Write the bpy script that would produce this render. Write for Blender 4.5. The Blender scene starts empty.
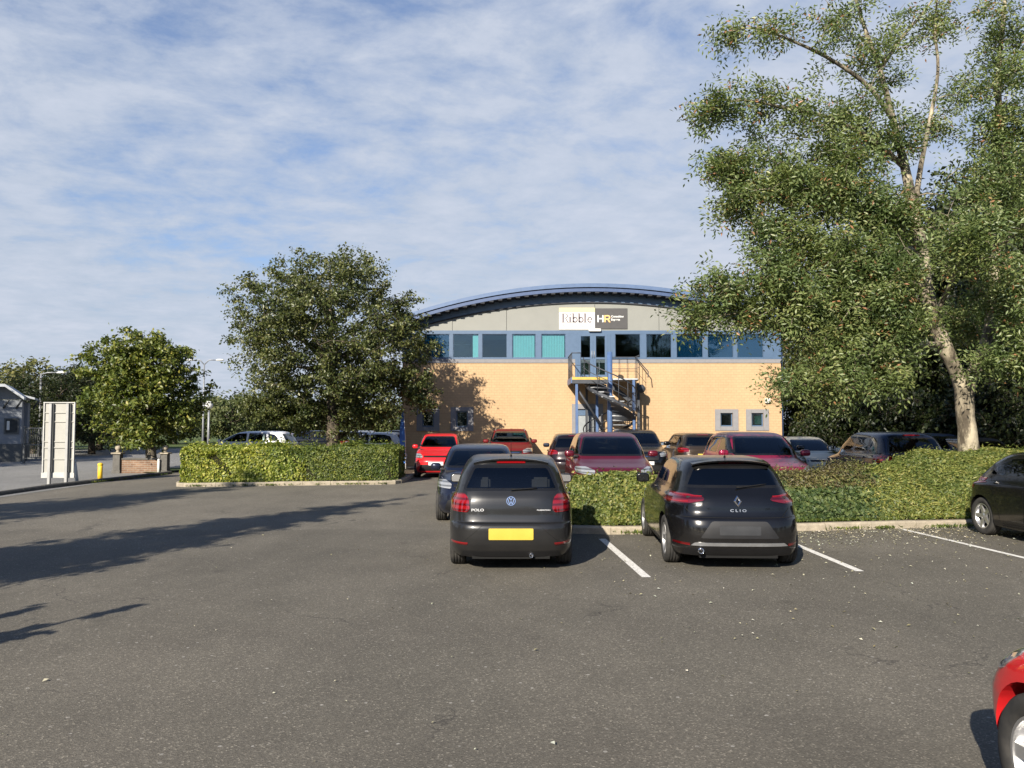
import bpy, bmesh, math, random
import numpy as np
from mathutils import Vector, Matrix
R = math.radians
random.seed(7)
RNG = np.random.default_rng(11)
scn = bpy.context.scene
C = scn.collection

# ------------------------------------------------------------------ camera model
FPX = 797.0
CAMZ = 1.9
PITCH = math.atan((424 - 384) / FPX)
EL, UX, UY = 28.0, 0.40, 0.917          # sun elevation and the heading of the shadows


def ray(px, py):
    x = (px - 512) / FPX
    u = (384 - py) / FPX
    return Vector((x, math.cos(PITCH) - u * math.sin(PITCH), math.sin(PITCH) + u * math.cos(PITCH)))


def G(px, py, z=0.0):
    d = ray(px, py)
    t = (z - CAMZ) / d.z
    return Vector((d.x * t, d.y * t, z))


def P(px, py, Y):
    d = ray(px, py)
    t = Y / d.y
    return Vector((d.x * t, Y, CAMZ + d.z * t))


def PX(px, Y, py=430):
    return P(px, py, Y).x


def PZ(py, Y):
    return P(512, py, Y).z


# ------------------------------------------------------------------ objects
def tag(o, label=None, cat=None, group=None, kind=None):
    if label: o['label'] = label
    if cat: o['category'] = cat
    if group: o['group'] = group
    if kind: o['kind'] = kind
    return o


def empty(name, loc=(0, 0, 0), rz=0.0, label=None, cat=None, group=None):
    o = bpy.data.objects.new(name, None)
    C.objects.link(o)
    o.location = loc
    o.rotation_euler = (0, 0, rz)
    o.empty_display_size = .2
    return tag(o, label, cat, group)


def mobj(name, me, mats=None, parent=None):
    o = bpy.data.objects.new(name, me)
    C.objects.link(o)
    if mats is not None:
        if not isinstance(mats, (list, tuple)): mats = [mats]
        if len(me.materials) == 0:
            for m in mats: me.materials.append(m)
    if parent: o.parent = parent
    return o


def from_bm(name, bm, mats=None, parent=None, smooth=False, angle=None):
    me = bpy.data.meshes.new(name)
    bm.to_mesh(me)
    bm.free()
    if smooth:
        me.polygons.foreach_set('use_smooth', [True] * len(me.polygons))
        if angle is not None:
            me.set_sharp_from_angle(angle=R(angle))
    return mobj(name, me, mats, parent)


def box(bm, x0, x1, y0, y1, z0, z1, mi=0, M=None):
    vs = [bm.verts.new(v) for v in ((x0, y0, z0), (x1, y0, z0), (x1, y1, z0), (x0, y1, z0),
                                    (x0, y0, z1), (x1, y0, z1), (x1, y1, z1), (x0, y1, z1))]
    if M is not None:
        for v in vs: v.co = M @ v.co
    fs = []
    for q in ((0, 3, 2, 1), (4, 5, 6, 7), (0, 1, 5, 4), (1, 2, 6, 5), (2, 3, 7, 6), (3, 0, 4, 7)):
        f = bm.faces.new([vs[i] for i in q]); f.material_index = mi; fs.append(f)
    return vs, fs


def bevelled(bm, w=.01, seg=2):
    bmesh.ops.bevel(bm, geom=list(bm.edges), offset=w, segments=seg, affect='EDGES', profile=.6)


def tube(bm, pts, rad, n=8, mi=0, cap=True):
    """tapered tube along a polyline; rad is a number or a list"""
    pts = [Vector(p) for p in pts]
    if not isinstance(rad, (list, tuple)): rad = [rad] * len(pts)
    rings = []
    up = None
    for i, p in enumerate(pts):
        if i == 0: t = pts[1] - p
        elif i == len(pts) - 1: t = p - pts[i - 1]
        else: t = (pts[i + 1] - pts[i - 1])
        t.normalize()
        if up is None:
            up = Vector((0, 0, 1)) if abs(t.z) < .9 else Vector((1, 0, 0))
        a = t.cross(up)
        if a.length < 1e-4: a = t.cross(Vector((0, 1, 0)))
        a.normalize()
        b = a.cross(t).normalized()
        up = b
        rings.append([bm.verts.new(p + (a * math.cos(2 * math.pi * k / n) + b * math.sin(2 * math.pi * k / n)) * rad[i]) for k in range(n)])
    for i in range(len(rings) - 1):
        for k in range(n):
            f = bm.faces.new((rings[i][k], rings[i][(k + 1) % n], rings[i + 1][(k + 1) % n], rings[i + 1][k]))
            f.material_index = mi; f.smooth = True
    if cap:
        for r_, rev in ((rings[0], False), (rings[-1], True)):
            f = bm.faces.new(r_ if rev else r_[::-1]); f.material_index = mi
    return rings


def lathe(bm, prof, n=32, axis='Z', c=(0, 0, 0), mi=0, closed=False):
    rings = []
    for r_, h in prof:
        ring = []
        for k in range(n):
            a = 2 * math.pi * k / n
            if axis == 'Z': v = (r_ * math.cos(a), r_ * math.sin(a), h)
            else: v = (h, r_ * math.cos(a), r_ * math.sin(a))
            ring.append(bm.verts.new(Vector(v) + Vector(c)))
        rings.append(ring)
    m = len(rings)
    for i in range(m if closed else m - 1):
        a, b = rings[i], rings[(i + 1) % m]
        for k in range(n):
            f = bm.faces.new((a[k], a[(k + 1) % n], b[(k + 1) % n], b[k])); f.material_index = mi; f.smooth = True
    return rings


def prism(bm, pts, y0, y1, mi=0, plane='XZ'):
    """closed outline (in XZ) extruded along Y, or outline in YZ along X, or in XY along Z"""
    def mk(p, t):
        if plane == 'XZ': return (p[0], t, p[1])
        if plane == 'YZ': return (t, p[0], p[1])
        return (p[0], p[1], t)
    a = [bm.verts.new(mk(p, y0)) for p in pts]
    b = [bm.verts.new(mk(p, y1)) for p in pts]
    n = len(pts)
    fs = [bm.faces.new(a), bm.faces.new(b[::-1])]
    for i in range(n):
        fs.append(bm.faces.new((a[i], b[i], b[(i + 1) % n], a[(i + 1) % n])))
    for f in fs: f.material_index = mi
    return fs


def fixn(bm):
    bmesh.ops.recalc_face_normals(bm, faces=list(bm.faces))


# ------------------------------------------------------------------ materials
def mat(name):
    m = bpy.data.materials.new(name)
    m.use_nodes = True
    nt = m.node_tree
    nt.nodes.clear()
    out = nt.nodes.new('ShaderNodeOutputMaterial')
    return m, nt, out


def nd(nt, typ, **kw):
    n = nt.nodes.new(typ)
    for k, v in kw.items():
        if k.startswith('i_'):
            key = k[2:]
            key = int(key) if key.isdigit() else key.replace('_', ' ')
            n.inputs[key].default_value = v
        else:
            setattr(n, k, v)
    return n


def lk(nt, a, b): nt.links.new(a, b)


def c4(c): return (c[0], c[1], c[2], 1.0)


def ramp(nt, fac, stops, interp='LINEAR'):
    n = nt.nodes.new('ShaderNodeValToRGB')
    n.color_ramp.interpolation = interp
    el = n.color_ramp.elements
    el[0].position, el[0].color = stops[0][0], c4(stops[0][1]) if hasattr(stops[0][1], '__len__') else (stops[0][1],) * 3 + (1,)
    el[1].position, el[1].color = stops[-1][0], c4(stops[-1][1]) if hasattr(stops[-1][1], '__len__') else (stops[-1][1],) * 3 + (1,)
    for p, c in stops[1:-1]:
        e = el.new(p)
        e.color = c4(c) if hasattr(c, '__len__') else (c, c, c, 1)
    lk(nt, fac, n.inputs[0])
    return n.outputs[0]


def pos(nt, scale=(1, 1, 1)):
    g = nd(nt, 'ShaderNodeNewGeometry')
    m = nd(nt, 'ShaderNodeMapping')
    m.inputs['Scale'].default_value = scale
    lk(nt, g.outputs['Position'], m.inputs['Vector'])
    return m.outputs[0]


def noise(nt, vec, scale, detail=4, rough=.6, out=0):
    n = nd(nt, 'ShaderNodeTexNoise')
    n.inputs['Scale'].default_value = scale
    n.inputs['Detail'].default_value = detail
    n.inputs['Roughness'].default_value = rough
    lk(nt, vec, n.inputs['Vector'])
    return n.outputs[out]


def mix(nt, a, b, fac, mode='MIX'):
    n = nd(nt, 'ShaderNodeMix', data_type='RGBA', blend_type=mode)
    for k, v in ((6, a), (7, b), (0, fac)):
        sock = n.inputs[k]
        if hasattr(v, 'links'): lk(nt, v, sock)
        elif isinstance(v, (int, float)): sock.default_value = v if k == 0 else (v, v, v, 1)
        else: sock.default_value = c4(v)
    return n.outputs[2]


def math_(nt, op, a, b=None, clamp=False):
    n = nd(nt, 'ShaderNodeMath', operation=op, use_clamp=clamp)
    for s, v in zip(n.inputs, (a, b)):
        if v is None: continue
        if hasattr(v, 'links'): lk(nt, v, s)
        else: s.default_value = v
    return n.outputs[0]


def bsdf(nt, out, color, rough=.6, metal=0.0, spec=.5, coat=0.0, bump=None, bstr=.3, bdist=.01):
    b = nd(nt, 'ShaderNodeBsdfPrincipled')
    for key, v in (('Base Color', color), ('Roughness', rough), ('Metallic', metal)):
        if hasattr(v, 'links'): lk(nt, v, b.inputs[key])
        else: b.inputs[key].default_value = c4(v) if key == 'Base Color' else v
    b.inputs['Specular IOR Level'].default_value = spec
    b.inputs['Coat Weight'].default_value = coat
    b.inputs['Coat Roughness'].default_value = .03
    if bump is not None:
        bn = nd(nt, 'ShaderNodeBump')
        bn.inputs['Strength'].default_value = bstr
        bn.inputs['Distance'].default_value = bdist
        lk(nt, bump, bn.inputs['Height'])
        lk(nt, bn.outputs[0], b.inputs['Normal'])
    lk(nt, b.outputs[0], out.inputs[0])
    return b


_MC = {}


def plain(name, color, rough=.6, metal=0.0, spec=.5, coat=0.0, var=.12, vscale=6.0):
    """a simple surface with slight blotchy variation"""
    key = (name,)
    if key in _MC: return _MC[key]
    m, nt, out = mat(name)
    p = pos(nt)
    n = noise(nt, p, vscale, 5)
    f = ramp(nt, n, [(.3, 1 - var), (.7, 1 + var)])
    col = mix(nt, color, f, 1.0, 'MULTIPLY')
    rr = math_(nt, 'ADD', math_(nt, 'MULTIPLY', n, .15), rough - .07, True)
    bsdf(nt, out, col, rr, metal, spec, coat)
    _MC[key] = m
    return m


def paint(name, color, metal=.25, rough=.28, dust=.02, coat=.7):
    key = (name,)
    if key in _MC: return _MC[key]
    m, nt, out = mat(name)
    tc = nd(nt, 'ShaderNodeTexCoord')
    n = noise(nt, tc.outputs['Object'], 5, 6, .7)
    sep = nd(nt, 'ShaderNodeSeparateXYZ'); lk(nt, tc.outputs['Object'], sep.inputs[0])
    # road dirt thrown up on the lowest part of the body
    low = nd(nt, 'ShaderNodeMapRange', i_1=.75, i_2=.2, i_3=0.0, i_4=1.0)
    lk(nt, sep.outputs[2], low.inputs[0])
    dirt = math_(nt, 'MULTIPLY', math_(nt, 'ADD', math_(nt, 'MULTIPLY', low.outputs[0], .06), dust), ramp(nt, n, [(.3, .4), (.7, 1.0)]))
    col = mix(nt, color, (.16, .14, .115), dirt)
    b = bsdf(nt, out, col, rough, metal, .25, coat)
    gn = nd(nt, 'ShaderNodeNewGeometry'); sn = nd(nt, 'ShaderNodeSeparateXYZ'); lk(nt, gn.outputs['Normal'], sn.inputs[0])
    up = nd(nt, 'ShaderNodeMapRange', i_1=.7, i_2=1.0, i_3=0.0, i_4=.30); lk(nt, sn.outputs[2], up.inputs[0])   # fine dust lies on level panels
    cr = math_(nt, 'ADD', math_(nt, 'ADD', math_(nt, 'MULTIPLY', dirt, .5), .035), up.outputs[0])
    lk(nt, cr, b.inputs['Coat Roughness'])
    # the inside of the shell is trim cloth
    inn = nd(nt, 'ShaderNodeBsdfDiffuse'); inn.inputs[0].default_value = (.06, .058, .055, 1)
    g = nd(nt, 'ShaderNodeNewGeometry')
    ms = nd(nt, 'ShaderNodeMixShader')
    lk(nt, g.outputs['Backfacing'], ms.inputs[0]); lk(nt, b.outputs[0], ms.inputs[1]); lk(nt, inn.outputs[0], ms.inputs[2])
    lk(nt, ms.outputs[0], out.inputs[0])
    _MC[key] = m
    return m


def glass(name, tint=(.35, .4, .4), refl=1.0, rough=.01):
    key = (name,)
    if key in _MC: return _MC[key]
    m, nt, out = mat(name)
    tr = nd(nt, 'ShaderNodeBsdfTransparent'); tr.inputs[0].default_value = c4(tint)
    gl = nd(nt, 'ShaderNodeBsdfGlossy'); gl.inputs['Roughness'].default_value = rough
    gl.inputs[0].default_value = (refl, refl, refl, 1)
    fr = nd(nt, 'ShaderNodeFresnel'); fr.inputs[0].default_value = 1.52
    f2 = math_(nt, 'ADD', math_(nt, 'MULTIPLY', fr.outputs[0], 1.0), .015, True)
    ms = nd(nt, 'ShaderNodeMixShader')
    lk(nt, f2, ms.inputs[0]); lk(nt, tr.outputs[0], ms.inputs[1]); lk(nt, gl.outputs[0], ms.inputs[2])
    lk(nt, ms.outputs[0], out.inputs[0])
    _MC[key] = m
    return m


def leafmat(name, cols, trans=.35, rough=.45, spec=.35):
    """cols: ramp stops over the per-leaf random value"""
    key = (name,)
    if key in _MC: return _MC[key]
    m, nt, out = mat(name)
    at = nd(nt, 'ShaderNodeAttribute', attribute_name='rnd')
    col = ramp(nt, at.outputs['Fac'], cols)
    p = pos(nt)
    big = ramp(nt, noise(nt, p, .9, 2), [(.35, (.78, .85, .8)), (.65, (1.2, 1.12, 1.0))])
    col = mix(nt, col, big, 1.0, 'MULTIPLY')
    b = bsdf(nt, out, col, rough, 0, spec)
    t = nd(nt, 'ShaderNodeBsdfTranslucent')
    tc = mix(nt, col, (1.25, 1.35, .6), 1.0, 'MULTIPLY')
    lk(nt, tc, t.inputs[0])
    ms = nd(nt, 'ShaderNodeMixShader'); ms.inputs[0].default_value = trans
    lk(nt, b.outputs[0], ms.inputs[1]); lk(nt, t.outputs[0], ms.inputs[2])
    lk(nt, ms.outputs[0], out.inputs[0])
    _MC[key] = m
    return m
# ------------------------------------------------------------------ cars
def catmull(rows, sub):
    out = []
    n = len(rows)
    A = [np.array(r_, float) for r_ in rows]
    for i in range(n - 1):
        p0, p1, p2, p3 = A[max(i - 1, 0)], A[i], A[i + 1], A[min(i + 2, n - 1)]
        for s in range(sub):
            t = s / sub
            v = .5 * ((2 * p1) + (-p0 + p2) * t + (2 * p0 - 5 * p1 + 4 * p2 - p3) * t * t + (-p0 + 3 * p1 - 3 * p2 + p3) * t ** 3)
            out.append(v * .55 + ((1 - t) * p1 + t * p2) * .45)
    out.append(A[-1])
    return out


def ring_xy(yr, yf, w, nr, nf, mid, N):
    """horizontal slice of the body: a rounded rectangle with its own corner shape front and rear"""
    pts = []
    q = N // 4
    mid = max(yr + .05, min(yf - .05, mid))
    for (half, n_) in (((yf - mid), nf), (-(mid - yr), nr)):
        # dense sample of a quarter superellipse from the side (x=w) to the end (x=0)
        a = np.linspace(0, math.pi / 2, 400)
        x = w * np.cos(a) ** (2 / n_)
        y = half * np.sin(a) ** (2 / n_)
        s = np.concatenate([[0], np.cumsum(np.hypot(np.diff(x), np.diff(y)))])
        # parameter: even along the length, then even round the corner
        t = np.linspace(0, s[-1], q + 1)
        pts.append(np.stack([np.interp(t, s, x), mid + np.interp(t, s, y)], 1))
    F, B = pts
    loop = list(F)                                  # right side -> front centre
    loop += [(-x, y) for x, y in F[-2::-1]]          # front centre -> left side
    loop += [(-x, y) for x, y in B[1:]]              # left side -> rear centre
    loop += [tuple(p) for p in B[-2:0:-1]]           # rear centre -> right side
    return loop


#          z     yr      yf     w     nr   nf
HATCH = [(.17, -1.78, 1.76, .72, 6, 5), (.20, -1.87, 1.86, .79, 6, 5), (.28, -1.93, 1.93, .825, 6, 5), (.36, -1.965, 1.96, .832, 6, 5),
         (.44, -1.98, 1.98, .836, 6, 4.6), (.56, -1.982, 1.975, .84, 6, 4.4), (.615, -1.96, 1.95, .84, 6, 4.2), (.635, -1.915, 1.935, .84, 6, 4.2),
         (.72, -1.895, 1.87, .838, 6, 4), (.80, -1.888, 1.72, .832, 6, 4), (.86, -1.88, 1.46, .826, 6, 4), (.90, -1.872, 1.20, .818, 6, 4),
         (.935, -1.862, 1.02, .80, 6, 4), (.97, -1.845, .94, .775, 6.5, 4.5), (1.02, -1.815, .85, .757, 7, 5), (1.12, -1.755, .68, .728, 7, 6),
         (1.24, -1.675, .46, .688, 7, 6), (1.33, -1.60, .27, .65, 6, 6), (1.385, -1.55, .12, .62, 5, 5), (1.42, -1.48, -.02, .58, 4.5, 4.5),
         (1.445, -1.33, -.18, .50, 4, 4), (1.457, -1.1, -.36, .38, 3.5, 3.5), (1.46, -.85, -.55, .2, 3, 3)]
CLIO = [(.17, -1.78, 1.76, .74, 6, 5), (.20, -1.90, 1.90, .82, 6, 5), (.28, -1.98, 1.98, .86, 5.5, 5), (.36, -2.01, 2.01, .875, 5, 4.6),
        (.46, -2.02, 2.025, .885, 5, 4.2), (.58, -2.01, 2.02, .892, 5, 4), (.66, -1.985, 1.99, .895, 5, 4), (.70, -1.95, 1.96, .893, 5, 4),
        (.76, -1.925, 1.90, .888, 5, 4), (.83, -1.915, 1.74, .876, 5, 4), (.88, -1.90, 1.48, .86, 5, 4), (.925, -1.88, 1.20, .835, 5, 4),
        (.96, -1.86, 1.04, .805, 5, 4), (1.0, -1.83, .93, .775, 5.5, 4.5), (1.06, -1.785, .82, .745, 6, 5), (1.15, -1.715, .66, .712, 6, 6),
        (1.25, -1.63, .46, .672, 6, 6), (1.33, -1.56, .28, .63, 5.5, 6), (1.375, -1.52, .13, .60, 5, 5), (1.405, -1.46, .0, .56, 4.5, 4.5),
        (1.427, -1.32, -.16, .49, 4, 4), (1.437, -1.1, -.36, .37, 3.5, 3.5), (1.44, -.85, -.55, .2, 3, 3)]
SUV = [(.22, -2.0, 2.0, .76, 6, 5), (.26, -2.12, 2.12, .85, 6, 5), (.36, -2.18, 2.18, .89, 6, 5), (.46, -2.20, 2.20, .905, 6, 4.6),
       (.58, -2.21, 2.22, .91, 6, 4.2), (.70, -2.20, 2.21, .915, 6, 4), (.76, -2.16, 2.18, .915, 6, 4), (.80, -2.12, 2.15, .914, 6, 4),
       (.88, -2.10, 2.08, .91, 6, 4), (.96, -2.09, 1.92, .90, 6, 4), (1.02, -2.08, 1.62, .89, 6, 4), (1.06, -2.07, 1.34, .88, 6, 4),
       (1.10, -2.055, 1.16, .86, 6, 4), (1.14, -2.03, 1.07, .835, 6.5, 4.5), (1.20, -2.0, .97, .815, 7, 5), (1.32, -1.93, .78, .78, 7, 6),
       (1.45, -1.85, .55, .735, 7, 6), (1.55, -1.78, .36, .70, 6, 6), (1.61, -1.73, .20, .665, 5, 5), (1.65, -1.65, .05, .62, 4.5, 4.5),
       (1.675, -1.5, -.12, .54, 4, 4), (1.688, -1.25, -.36, .42, 3.5, 3.5), (1.69, -.95, -.6, .2, 3, 3)]


def scale_rows(rows, L, W, H, side=0.0):
    z0 = rows[0][0]; h = rows[-1][0]
    l = 2 * max(max(-r_[1], r_[2]) for r_ in rows); w = 2 * max(r_[3] for r_ in rows)
    return [((r_[0] - z0) / (h - z0) * (H - z0) + z0, r_[1] * L / l, r_[2] * L / l, r_[3] * W / w, r_[4], r_[5]) for r_ in rows]


def inset(poly, d):
    """inset a closed (anticlockwise or clockwise) outline by d"""
    n = len(poly)
    area = sum(poly[i][0] * poly[(i + 1) % n][1] - poly[(i + 1) % n][0] * poly[i][1] for i in range(n))
    sg = 1 if area > 0 else -1
    out = []
    for i in range(n):
        a = Vector(poly[i - 1]); b = Vector(poly[i]); c = Vector(poly[(i + 1) % n])
        e1 = (b - a).normalized(); e2 = (c - b).normalized()
        n1 = Vector((-e1.y, e1.x)) * sg; n2 = Vector((-e2.y, e2.x)) * sg
        m = (n1 + n2); m.normalize()
        k = d / max(.35, m.dot(n1))
        out.append(tuple(b + m * k))
    return out


def rounded(poly, r_, seg=3):
    n = len(poly)
    out = []
    for i in range(n):
        a = Vector(poly[i - 1]); b = Vector(poly[i]); c = Vector(poly[(i + 1) % n])
        d1 = min(r_, (a - b).length * .45); d2 = min(r_, (c - b).length * .45)
        p = b + (a - b).normalized() * d1; q = b + (c - b).normalized() * d2
        for s in range(seg + 1):
            t = s / seg
            out.append(tuple(p * (1 - t) ** 2 + b * 2 * t * (1 - t) + q * t * t))
    return out


def inside(poly, x, y):
    c = False
    n = len(poly)
    j = n - 1
    for i in range(n):
        xi, yi = poly[i]; xj, yj = poly[j]
        if (yi > y) != (yj > y) and x < (xj - xi) * (y - yi) / (yj - yi) + xi: c = not c
        j = i
    return c


AX = {'rear': (0, 2, Vector((0, -1, 0))), 'front': (0, 2, Vector((0, 1, 0))), 'right': (1, 2, Vector((1, 0, 0))), 'left': (1, 2, Vector((-1, 0, 0)))}


def region(bm, poly, side, mindot=.12):
    """cut the outline into the surface seen from that side and return its faces"""
    ia, ib, ax = AX[side]
    xs = [p[0] for p in poly]; ys = [p[1] for p in poly]
    bx = (min(xs) - .02, max(xs) + .02, min(ys) - .02, max(ys) + .02)

    def near(f):
        if f.normal.dot(ax) < mindot: return False
        if side in ('right', 'left') and f.calc_center_median().dot(ax) < .3: return False
        a = [v.co[ia] for v in f.verts]; b = [v.co[ib] for v in f.verts]
        return max(a) > bx[0] and min(a) < bx[1] and max(b) > bx[2] and min(b) < bx[3]
    n = len(poly)
    for i in range(n):
        fs = [f for f in bm.faces if near(f)]
        p, q = poly[i], poly[(i + 1) % n]
        # only the faces close to this edge
        lo = (min(p[0], q[0]) - .12, max(p[0], q[0]) + .12, min(p[1], q[1]) - .12, max(p[1], q[1]) + .12)
        sel = []
        for f in fs:
            c = f.calc_center_median()
            if lo[0] < c[ia] < lo[1] and lo[2] < c[ib] < lo[3]: sel.append(f)
        if not sel: continue
        e = Vector((q[0] - p[0], q[1] - p[1]))
        if e.length < 1e-5: continue
        nn = Vector((0, 0, 0)); nn[ia] = -e.y; nn[ib] = e.x
        co = Vector((0, 0, 0)); co[ia] = p[0]; co[ib] = p[1]
        geom = list({v for f in sel for v in f.verts}) + list({e2 for f in sel for e2 in f.edges}) + sel
        bmesh.ops.bisect_plane(bm, geom=geom, plane_co=co, plane_no=nn.normalized(), dist=1e-5)
    res = []
    for f in bm.faces:
        if near(f):
            c = f.calc_center_median()
            if inside(poly, c[ia], c[ib]): res.append(f)
    return res


def largest(faces):
    left = set(faces); best = []
    while left:
        st = [left.pop()]; isl = []
        while st:
            f = st.pop(); isl.append(f)
            for e in f.edges:
                for g in e.link_faces:
                    if g in left: left.remove(g); st.append(g)
        if len(isl) > len(best): best = isl
    return best


def take(bm, faces, remove=True, lift=0.0, skirt=0.0):
    """copy faces out into their own bmesh (and delete them from the body)"""
    nb = bmesh.new()
    vm = {}
    for f in faces:
        for v in f.verts:
            if v not in vm: vm[v] = nb.verts.new(v.co)
    nrm = {}
    for f in faces:
        for v in f.verts: nrm.setdefault(v, Vector()); nrm[v] += f.normal
    for f in faces:
        try: nf = nb.faces.new([vm[v] for v in f.verts]); nf.smooth = True
        except ValueError: pass
    if lift:
        for v, w in vm.items(): w.co = w.co + nrm[v].normalized() * lift
    if skirt:
        be = [e for e in nb.edges if len(e.link_faces) == 1]
        low = {}
        for v, w in vm.items(): low[w] = nrm[v].normalized()
        ex = bmesh.ops.extrude_edge_only(nb, edges=be)
        nv = [g for g in ex['geom'] if isinstance(g, bmesh.types.BMVert)]
        pos_ = {}
        for w, nn in low.items(): pos_[tuple(round(c, 5) for c in w.co)] = nn
        for v in nv:
            nn = pos_.get(tuple(round(c, 5) for c in v.co))
            if nn is not None: v.co -= nn * skirt
    if remove:
        bmesh.ops.delete(bm, geom=faces, context='FACES')
    return nb


def to_me(name, bm, mats=1):
    me = bpy.data.meshes.new(name)
    bm.to_mesh(me); bm.free()
    return me


def wheel_meshes(rad, wid, spokes, style):
    bm = bmesh.new()
    h = wid / 2
    rr = rad * .66
    lathe(bm, [(rr, -h * .86), (rad * .80, -h * .98), (rad * .93, -h), (rad * .985, -h * .8), (rad, -h * .55), (rad, -h * .46), (rad - .007, -h * .44), (rad - .007, -h * .38), (rad, -h * .36),
               (rad, -h * .04), (rad - .007, -h * .02), (rad - .007, h * .04), (rad, h * .06), (rad, h * .36), (rad - .007, h * .38), (rad - .007, h * .44),
               (rad, h * .46), (rad, h * .55), (rad * .985, h * .8), (rad * .93, h), (rad * .80, h * .98), (rr, h * .86), (rr - .01, 0)], 48, 'X', closed=True)
    fixn(bm)
    tyre = to_me('tyre', bm)
    bm = bmesh.new()
    # barrel
    lathe(bm, [(rr + .002, -h * .8), (rr - .015, -h * .6), (rr - .03, 0), (rr - .02, h * .55), (rr + .004, h * .82), (rr + .004, h * .88), (rr - .012, h * .88), (rr - .03, h * .4)], 40, 'X')
    # brake disc and hub
    lathe(bm, [(.001, h * .05), (.13, h * .05), (.13, -h * .1), (.001, -h * .1)], 24, 'X')
    lathe(bm, [(.001, h * .78), (.028, h * .78), (.036, h * .72), (.062, h * .66), (.066, h * .3)], 20, 'X')
    for k in range(spokes):
        a = 2 * math.pi * k / spokes + .3
        M = Matrix.Rotation(a, 4, 'X')
        for off in ((-1, 1) if style == 2 else (0,)):
            M2 = M @ Matrix.Rotation(off * .16, 4, 'X')
            w0, w1 = (.020, .014) if style == 2 else (.034, .024)
            vs = []
            for (r0, ww, xo, xi) in ((.045, w0, h * .66, h * .30), (rr * .55, w0 * .9, h * .70, h * .42), (rr + .002, w1 * 1.3, h * .82, h * .5)):
                vs.append([bm.verts.new(M2 @ Vector(p)) for p in ((xo, -ww, r0), (xo, ww, r0), (xi, ww * 1.1, r0), (xi, -ww * 1.1, r0))])
            for i in range(2):
                for j in range(4):
                    bm.faces.new((vs[i][j], vs[i][(j + 1) % 4], vs[i + 1][(j + 1) % 4], vs[i + 1][j]))
            bm.faces.new(vs[0]); bm.faces.new(vs[-1][::-1])
    fixn(bm)
    rim = to_me('rim', bm)
    rim.set_sharp_from_angle(angle=R(35))
    return tyre, rim


_SPEC = {}


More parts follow.
